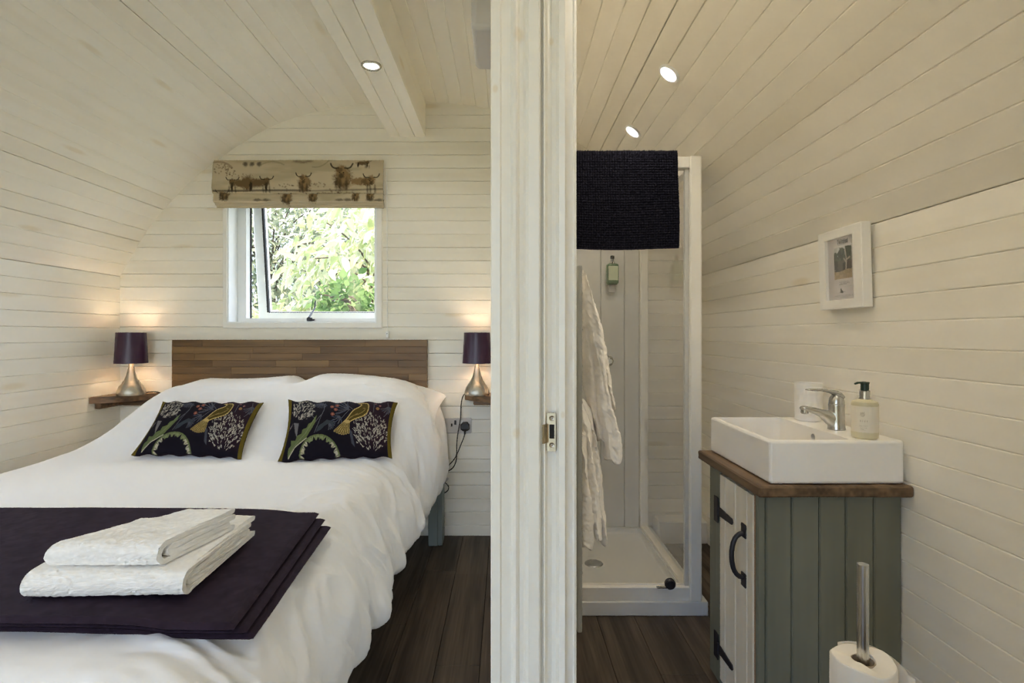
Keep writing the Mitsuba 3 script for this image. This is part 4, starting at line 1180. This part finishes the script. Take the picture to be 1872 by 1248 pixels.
m = lathe([(0, 0), (.0095, 0), (.0105, .003), (.0105, .012), (0, .012)], 28, tx - .095, ty, BZ1 + .0475)
part(tp, 'aerator', m, 'chrome', 35)

cu = thing('cup', 'white ceramic beaker standing behind the tap on the basin', 'cup')
body(cu, lathe([(0, .001), (.036, .0), (.0405, .004), (.0415, .03), (.0425, .122), (.0415, .1245), (.0395, .122), (.0385, .03), (.036, .008), (0, .008)], 56, 1.000, 1.770, BZ1), 'ceramic', 35)

sb = thing('soap_bottle', 'cream labelled soap bottle with a dark green pump on the basin', 'soap bottle')
bxx, byy = .984, 1.468
part(sb, 'bottle', lathe([(0, 0), (.027, 0), (.0315, .004), (.0320, .012), (.0320, .094), (.030, .100), (.020, .104), (.0125, .108), (.0115, .114), (0, .114)], 48, bxx, byy, BZ1), 'soap_liquid', 35)
part(sb, 'bottle_label', lathe([(.0323, .019), (.0326, .0195), (.0326, .0885), (.0323, .089), (.0318, .089), (.0318, .019), (.0323, .019)], 48, bxx, byy, BZ1), 'soap_label', 35)
th0 = math.radians(238)
marks = []
for k in range(26):          # leaf emblem
    a, q_ = k * 2.4, .0062 * math.sqrt((k + .5) / 26)
    t0 = th0 - .18 + q_ * math.cos(a) / .0327; z_ = BZ1 + .068 + q_ * math.sin(a) * 1.1
    c = np.array([bxx + .0327 * math.cos(t0), byy + .0327 * math.sin(t0), z_])
    marks.append(ell(c, .00085, 0))
for k, hgt in enumerate((.0042, .0042, .0042, .0042)):      # four worn capitals below it
    t0 = th0 - .34 + k * .16
    c = np.array([bxx + .0327 * math.cos(t0), byy + .0327 * math.sin(t0), BZ1 + .0505])
    for dz_ in (-.0018, 0, .0018): marks.append(ell(c + [0, 0, dz_], (.0008, .0008, .0008), 0))
for zl, t1, t2 in ((.037, -.42, .25), (.031, -.4, .1), (.026, -.3, .05)):
    for t in np.arange(t1, t2, .035): marks.append(ell(np.array([bxx + .0326 * math.cos(th0 + t), byy + .0326 * math.sin(th0 + t), BZ1 + zl]), .00045, 0))
part(sb, 'print', cat(*marks), 'label_ink')
part(sb, 'collar', lathe([(0, .106), (.0145, .106), (.0145, .108), (.0125, .109), (.0125, .128), (.0135, .130), (0, .130)], 36, bxx, byy, BZ1), 'chrome', 35)
part(sb, 'pump_head', cat(lathe([(0, .130), (.0095, .130), (.0100, .132), (.0100, .148), (.0115, .150), (.0115, .153), (0, .154)], 30, bxx, byy, BZ1), unman(hulls([((bxx, byy, BZ1 + .1515), (.006, .0055, .003)), ((bxx - .022, byy - .004, BZ1 + .1515), (.004, .004, .0026)), ((bxx - .029, byy - .005, BZ1 + .149), (.003, .0032, .0024))]))), 'green_cap', 35)

# ---- framed print on the right wall
pf = thing('picture_frame', 'white framed printed certificate hanging on the right wall', 'picture')
FX, FYA, FYB, FZA, FZB = 1.041, 1.560, 1.775, 1.197, 1.447
oy0, oy1, oz0, oz1 = 1.600, 1.738, 1.226, 1.419
LEAN = trimesh.transformations.rotation_matrix(-.03, [0, 1, 0], [XR, 0, 1.2])
fm = unman(man(cbox(FX, FX + .030, FYA, FYB, FZA, FZB, .002)) - man(cbox(FX - .1, FX + .1, oy0, oy1, oz0, oz1, .0001)))
fm.apply_transform(LEAN)
body(pf, fm, 'white_lacquer')
n1, n2 = 150, 210
U, Vv = np.meshgrid(np.linspace(0, 1, n1), np.linspace(0, 1, n2), indexing='ij')
u, v = U.ravel(), Vv.ravel()
C = np.tile([.56, .53, .53], (len(u), 1))
C[(u > .74) & (v < .14) & (u - .74 > v * .6)] = (.45, .43, .42)
inph = (u > .24) & (u < .85) & (v > .16) & (v < .665)
pu, pv = (u - .24) / .61, (v - .16) / .505
tex = meshkit.fbm(np.stack([pu * 9, pv * 11, 0 * pu], -1), 4, 2)
ph = np.where((tex > .5)[:, None], [.40, .41, .40], [.50, .52, .53])
tree = np.maximum.reduce([1 - np.hypot((pu - cx) / rx, (pv - cy) / ry) for cx, cy, rx, ry in ((.42, .25, .24, .27), (.82, .22, .22, .26), (.08, .35, .16, .2), (.25, .42, .3, .16), (.75, .43, .3, .14))]) + (tex - .5) * .9
ph = np.where((tree > .05)[:, None], np.where((tex > .52)[:, None], [.055, .075, .045], [.025, .035, .022]), ph)
ph = np.where(((pv > .44) & (pv < .76) & (pu < .98))[:, None], np.where((tex > .5)[:, None], [.045, .05, .032], [.03, .03, .022]), ph)
ph = np.where(((pu > .72) & (pv > .46) & (pv < .70))[:, None], [.05, .030, .024], ph)
ph = np.where(((pu > .22) & (pu < .64) & (pv > .43) & (pv < .78))[:, None], [.075, .062, .045], ph)
ph = np.where(((pu > .48) & (pu < .62) & (pv > .5) & (pv < .76))[:, None], [.012, .011, .010], ph)
ph = np.where(((pu > .02) & (pu < .2) & (pv > .62) & (pv < .72) & (tex > .45))[:, None], [.30, .28, .25], ph)
for ln_ in ([(.66, .75), (.70, .42), (.64, .1)], [(.70, .42), (.88, .36)], [(.69, .5), (.56, .38)]):
    ph = np.where((dist(np.stack([pu, pv], 1), ln_) < .028)[:, None], [.42, .38, .33], ph)
ph = np.where((pv > .74 + .03 * np.sin(pu * 6))[:, None], np.where((tex > .5)[:, None], [.36, .27, .16], [.29, .22, .13]), ph)
C[inph] = ph[inph]
C[(u > .24) & (u < .85) & (v > .13) & (v < .148)] = (.62, .62, .60)
for va, ua, ub, dk in ((.690, .45, .60, .45), (.712, .40, .72, .30), (.735, .42, .76, .16), (.752, .40, .66, .2), (.788, .36, .82, .45), (.870, .40, .60, .28), (.925, .22, .95, .30), (.945, .28, .9, .36), (.962, .4, .7, .40), (.043, .36, .66, .22), (.125, .38, .66, .28)):
    msk = (np.abs(v - va) < .006) & (u > ua) & (u < ub) & (np.sin(u * 190 + va * 700) > -.55)
    C[msk] = dk
for cx, cy, r_ in ((.455, .828, .022), (.46, .85, .03), (.48, .862, .03), (.50, .872, .028), (.455, .872, .02)): C[np.hypot((u - cx), (v - cy) * 1.4) < r_] = (.06, .065, .06)
pv_ = np.stack([np.full(U.shape, FX + .010), oy1 - .0 + .002 - U * (oy1 - oy0 + .004), oz1 + .002 - Vv * (oz1 - oz0 + .004)], -1)
pm = closed(pv_, pv_ + [.003, 0, 0]); pm.apply_transform(LEAN)
part(pf, 'print', pm, 'paper', True, color=np.vstack([C, C * 0 + .5]))
tm = meshkit.text_mesh('Twinned', .0135, .0004, True)
tm.apply_transform(np.diag([.0525 / tm.extents[0], 1, 1, 1])); tm.apply_translation([-tm.bounds[0][0], 0, 0])
tm.apply_transform(frame((FX + .0099, oy1 - .355 * (oy1 - oy0), oz1 - .102 * (oz1 - oz0)), (0, -1, 0), (0, 0, 1), (-1, 0, 0))); tm.apply_transform(LEAN)
part(pf, 'heading', tm, 'ink')
gl = quads([[FX + .006, oy0, oz0], [FX + .006, oy0, oz1], [FX + .006, oy1, oz1], [FX + .006, oy1, oz0]], [[0, 1, 2, 3]]); gl.apply_transform(LEAN)
part(pf, 'pane', gl, 'pane')

# ---- toilet roll on its stand
ts = thing('toilet_roll_stand', 'chrome upright pole of a toilet roll stand in front of the washstand', 'toilet roll stand')
RXc, RYc = (1577.5 - 924) * 1.077 / F, 1.077
body(ts, lathe([(0, 0), (.075, 0), (.078, .004), (.076, .010), (.012, .014), (.0105, .02), (.0105, .60), (0, .60)], 40, RXc, RYc, 0), 'chrome', 30)
top = man(lathe([(0, .598), (.0105, .598), (.0105, .655), (0, .655)], 40, RXc, RYc, 0)).trim_by_plane([-.45, -.30, -1.0], -(.45 * RXc + .30 * RYc + .638))
part(ts, 'slanted_tip', unman(top), 'chrome', 30)
part(ts, 'rest', lathe([(0, .355), (.045, .355), (.047, .358), (.045, .362), (0, .362)], 36, RXc, RYc, 0), 'chrome', 30)
tr = thing('toilet_roll', 'white toilet roll threaded on the chrome pole', 'toilet roll')
rr = [(.0215, 0), (.055, 0), (.0575, .003), (.058, .05), (.0575, .099), (.055, .102), (.0225, .1005), (.0215, .098), (.0215, 0)]
m = lathe(rr, 72, RXc, RYc, .363)
v = np.array(m.vertices); ang = np.arctan2(v[:, 1] - RYc, v[:, 0] - RXc); v[:, 2] += (v[:, 2] > .40) * .0035 * np.sin(2 * ang + 1) + (v[:, 2] > .40) * .0015 * np.sin(5 * ang)
body(tr, trimesh.Trimesh(v, m.faces, process=False), 'tissue', 40)
part(tr, 'core', lathe([(.0200, .001), (.0214, .001), (.0214, .0985), (.0200, .0985), (.0200, .001)], 40, RXc, RYc, .363), 'card', 30)
a = np.linspace(math.radians(105), math.radians(-28), 26)
sheet = np.array([(RXc + (.0592 + .0006 * k) * math.cos(q), RYc + (.0592 + .0006 * k) * math.sin(q)) for k, q in enumerate(a)])
dirv = np.array([.02, -.055]); dirv /= np.linalg.norm(dirv)
sheet = np.vstack([sheet, [sheet[-1] + dirv * s for s in (.006, .013)]])
zz_ = np.linspace(.365, .4655, 14)
S_ = np.stack([np.tile(sheet[:, 0, None], (1, 14)), np.tile(sheet[:, 1, None], (1, 14)), np.tile(zz_, (len(sheet), 1)) - .012 * sstep(.3, 1, np.linspace(0, 1, len(sheet)))[:, None] * (zz_ > .44)], -1)
nn_ = np.stack([S_[..., 0] - RXc, S_[..., 1] - RYc, 0 * S_[..., 0]], -1); nn_ /= np.linalg.norm(nn_, axis=-1, keepdims=True)
part(tr, 'loose_sheet', closed(S_, S_ - nn_ * .0007), 'tissue', True)

# ================================================================ GARDEN
def leaf_mesh(L, w, fold=.25, droop=.25):
    """A pointed leaf along +x from the origin, folded along its midrib."""
    xs = np.array([0, .18, .42, .68, 1.0]) * L
    ws = np.array([.0, .75, 1.0, .68, .0]) * w / 2
    zs = -droop * L * (xs / L) ** 2
    mid = np.stack([xs, 0 * xs, zs], 1)
    lf = np.stack([xs, ws, zs + fold * ws], 1); rt = np.stack([xs, -ws, zs + fold * ws], 1)
    v = np.vstack([mid, lf[1:4], rt[1:4]])
    f = [[0, 1, 5], [1, 6, 5], [1, 2, 6], [2, 7, 6], [2, 3, 7], [3, 4, 7], [0, 8, 1], [1, 8, 9], [1, 9, 2], [2, 9, 10], [2, 10, 3], [3, 10, 4]]
    return v, np.array(f)


def rot_to(d, roll):
    d = d / np.linalg.norm(d)
    up = np.array([0, 0, 1.0]) if abs(d[2]) < .95 else np.array([1.0, 0, 0])
    s = np.cross(up, d); s /= np.linalg.norm(s)
    u = np.cross(d, s)
    c, n = math.cos(roll), math.sin(roll)
    return np.stack([d, c * s + n * u, -n * s + c * u], 1)


def many(proto, places):
    v0, f0 = proto
    n = len(v0)
    V = np.concatenate([(v0 * sc) @ Rm.T + o for o, Rm, sc in places])
    Fc = np.concatenate([f0 + i * n for i in range(len(places))])
    return trimesh.Trimesh(V, Fc, process=False)


def shrub(name, label, cat_, centre, radii, n, leafLW, mats, trunk_from, seed, droop, singles=0, group=None, out=.6, down=.55, nb=9):
    r = np.random.default_rng(seed)
    key = thing(name, label, cat_, group)
    c, R = np.asarray(centre, float), np.asarray(radii, float)
    t0 = np.asarray(trunk_from, float)
    br = [tube(smooth_path([t0, (t0 + c) / 2 + r.normal(0, .08, 3) * R, c], 12), np.linspace(.07, .03, 12), 7)]
    tips = []
    for k in range(nb):
        d = r.normal(0, 1, 3); d[1] = -abs(d[1]) * .8; d /= np.linalg.norm(d)
        e_ = c + d * R * r.uniform(.6, 1.0)
        p = smooth_path([c + (t0 - c) * r.uniform(0, .4), c + d * R * .35 + [0, 0, .1], e_], 10)
        br.append(tube(p, np.linspace(.022, .006, 10), 5)); tips.append(p)
    part(key, 'branches', cat(*br), 'bark', 40)
    proto = leaf_mesh(leafLW[0], leafLW[1], droop=droop)
    pl_ = []
    for k in range(n):
        d = r.normal(0, 1, 3); d /= np.linalg.norm(d)
        o = c + d * R * r.uniform(0, 1) ** (1 / 3.2)
        o = o + r.normal(0, .04, 3)
        dv_ = d * out + r.normal(0, .5, 3) + np.array([0, -.15, -down])
        pl_.append((o, rot_to(dv_, r.uniform(-1.2, 1.2)), r.uniform(.6, 1.25)))
    pl_.sort(key=lambda q: q[0][1])
    px_ = lambda o: (924 + F * o[0] / o[1], 612 - F * (o[2] - CZ) / o[1])
    vis = [q for q in pl_ if 440 < px_(q[0])[0] < 700 and 370 < px_(q[0])[1] < 590]
    one = vis[:singles]
    ids = {id(q) for q in one}
    rest = [q for q in pl_ if id(q) not in ids]
    base = mikit.ply(trimesh.Trimesh(*proto, process=False), mats[0], True)
    for q in one:
        M = np.eye(4); M[:3, :3] = q[1] * q[2]; M[:3, 3] = q[0]
        k = fresh(key + '__leaf')
        scene[k] = {**base, 'bsdf': {'type': 'ref', 'id': mats[int(r.integers(len(mats)))]}, 'to_world': T(M)}
    kk = max(1, len(mats))
    for j, mname in enumerate(mats):
        sub = rest[j::kk]
        if sub: part(key, 'foliage', many(proto, sub), mname, True, kind='stuff')
    return key


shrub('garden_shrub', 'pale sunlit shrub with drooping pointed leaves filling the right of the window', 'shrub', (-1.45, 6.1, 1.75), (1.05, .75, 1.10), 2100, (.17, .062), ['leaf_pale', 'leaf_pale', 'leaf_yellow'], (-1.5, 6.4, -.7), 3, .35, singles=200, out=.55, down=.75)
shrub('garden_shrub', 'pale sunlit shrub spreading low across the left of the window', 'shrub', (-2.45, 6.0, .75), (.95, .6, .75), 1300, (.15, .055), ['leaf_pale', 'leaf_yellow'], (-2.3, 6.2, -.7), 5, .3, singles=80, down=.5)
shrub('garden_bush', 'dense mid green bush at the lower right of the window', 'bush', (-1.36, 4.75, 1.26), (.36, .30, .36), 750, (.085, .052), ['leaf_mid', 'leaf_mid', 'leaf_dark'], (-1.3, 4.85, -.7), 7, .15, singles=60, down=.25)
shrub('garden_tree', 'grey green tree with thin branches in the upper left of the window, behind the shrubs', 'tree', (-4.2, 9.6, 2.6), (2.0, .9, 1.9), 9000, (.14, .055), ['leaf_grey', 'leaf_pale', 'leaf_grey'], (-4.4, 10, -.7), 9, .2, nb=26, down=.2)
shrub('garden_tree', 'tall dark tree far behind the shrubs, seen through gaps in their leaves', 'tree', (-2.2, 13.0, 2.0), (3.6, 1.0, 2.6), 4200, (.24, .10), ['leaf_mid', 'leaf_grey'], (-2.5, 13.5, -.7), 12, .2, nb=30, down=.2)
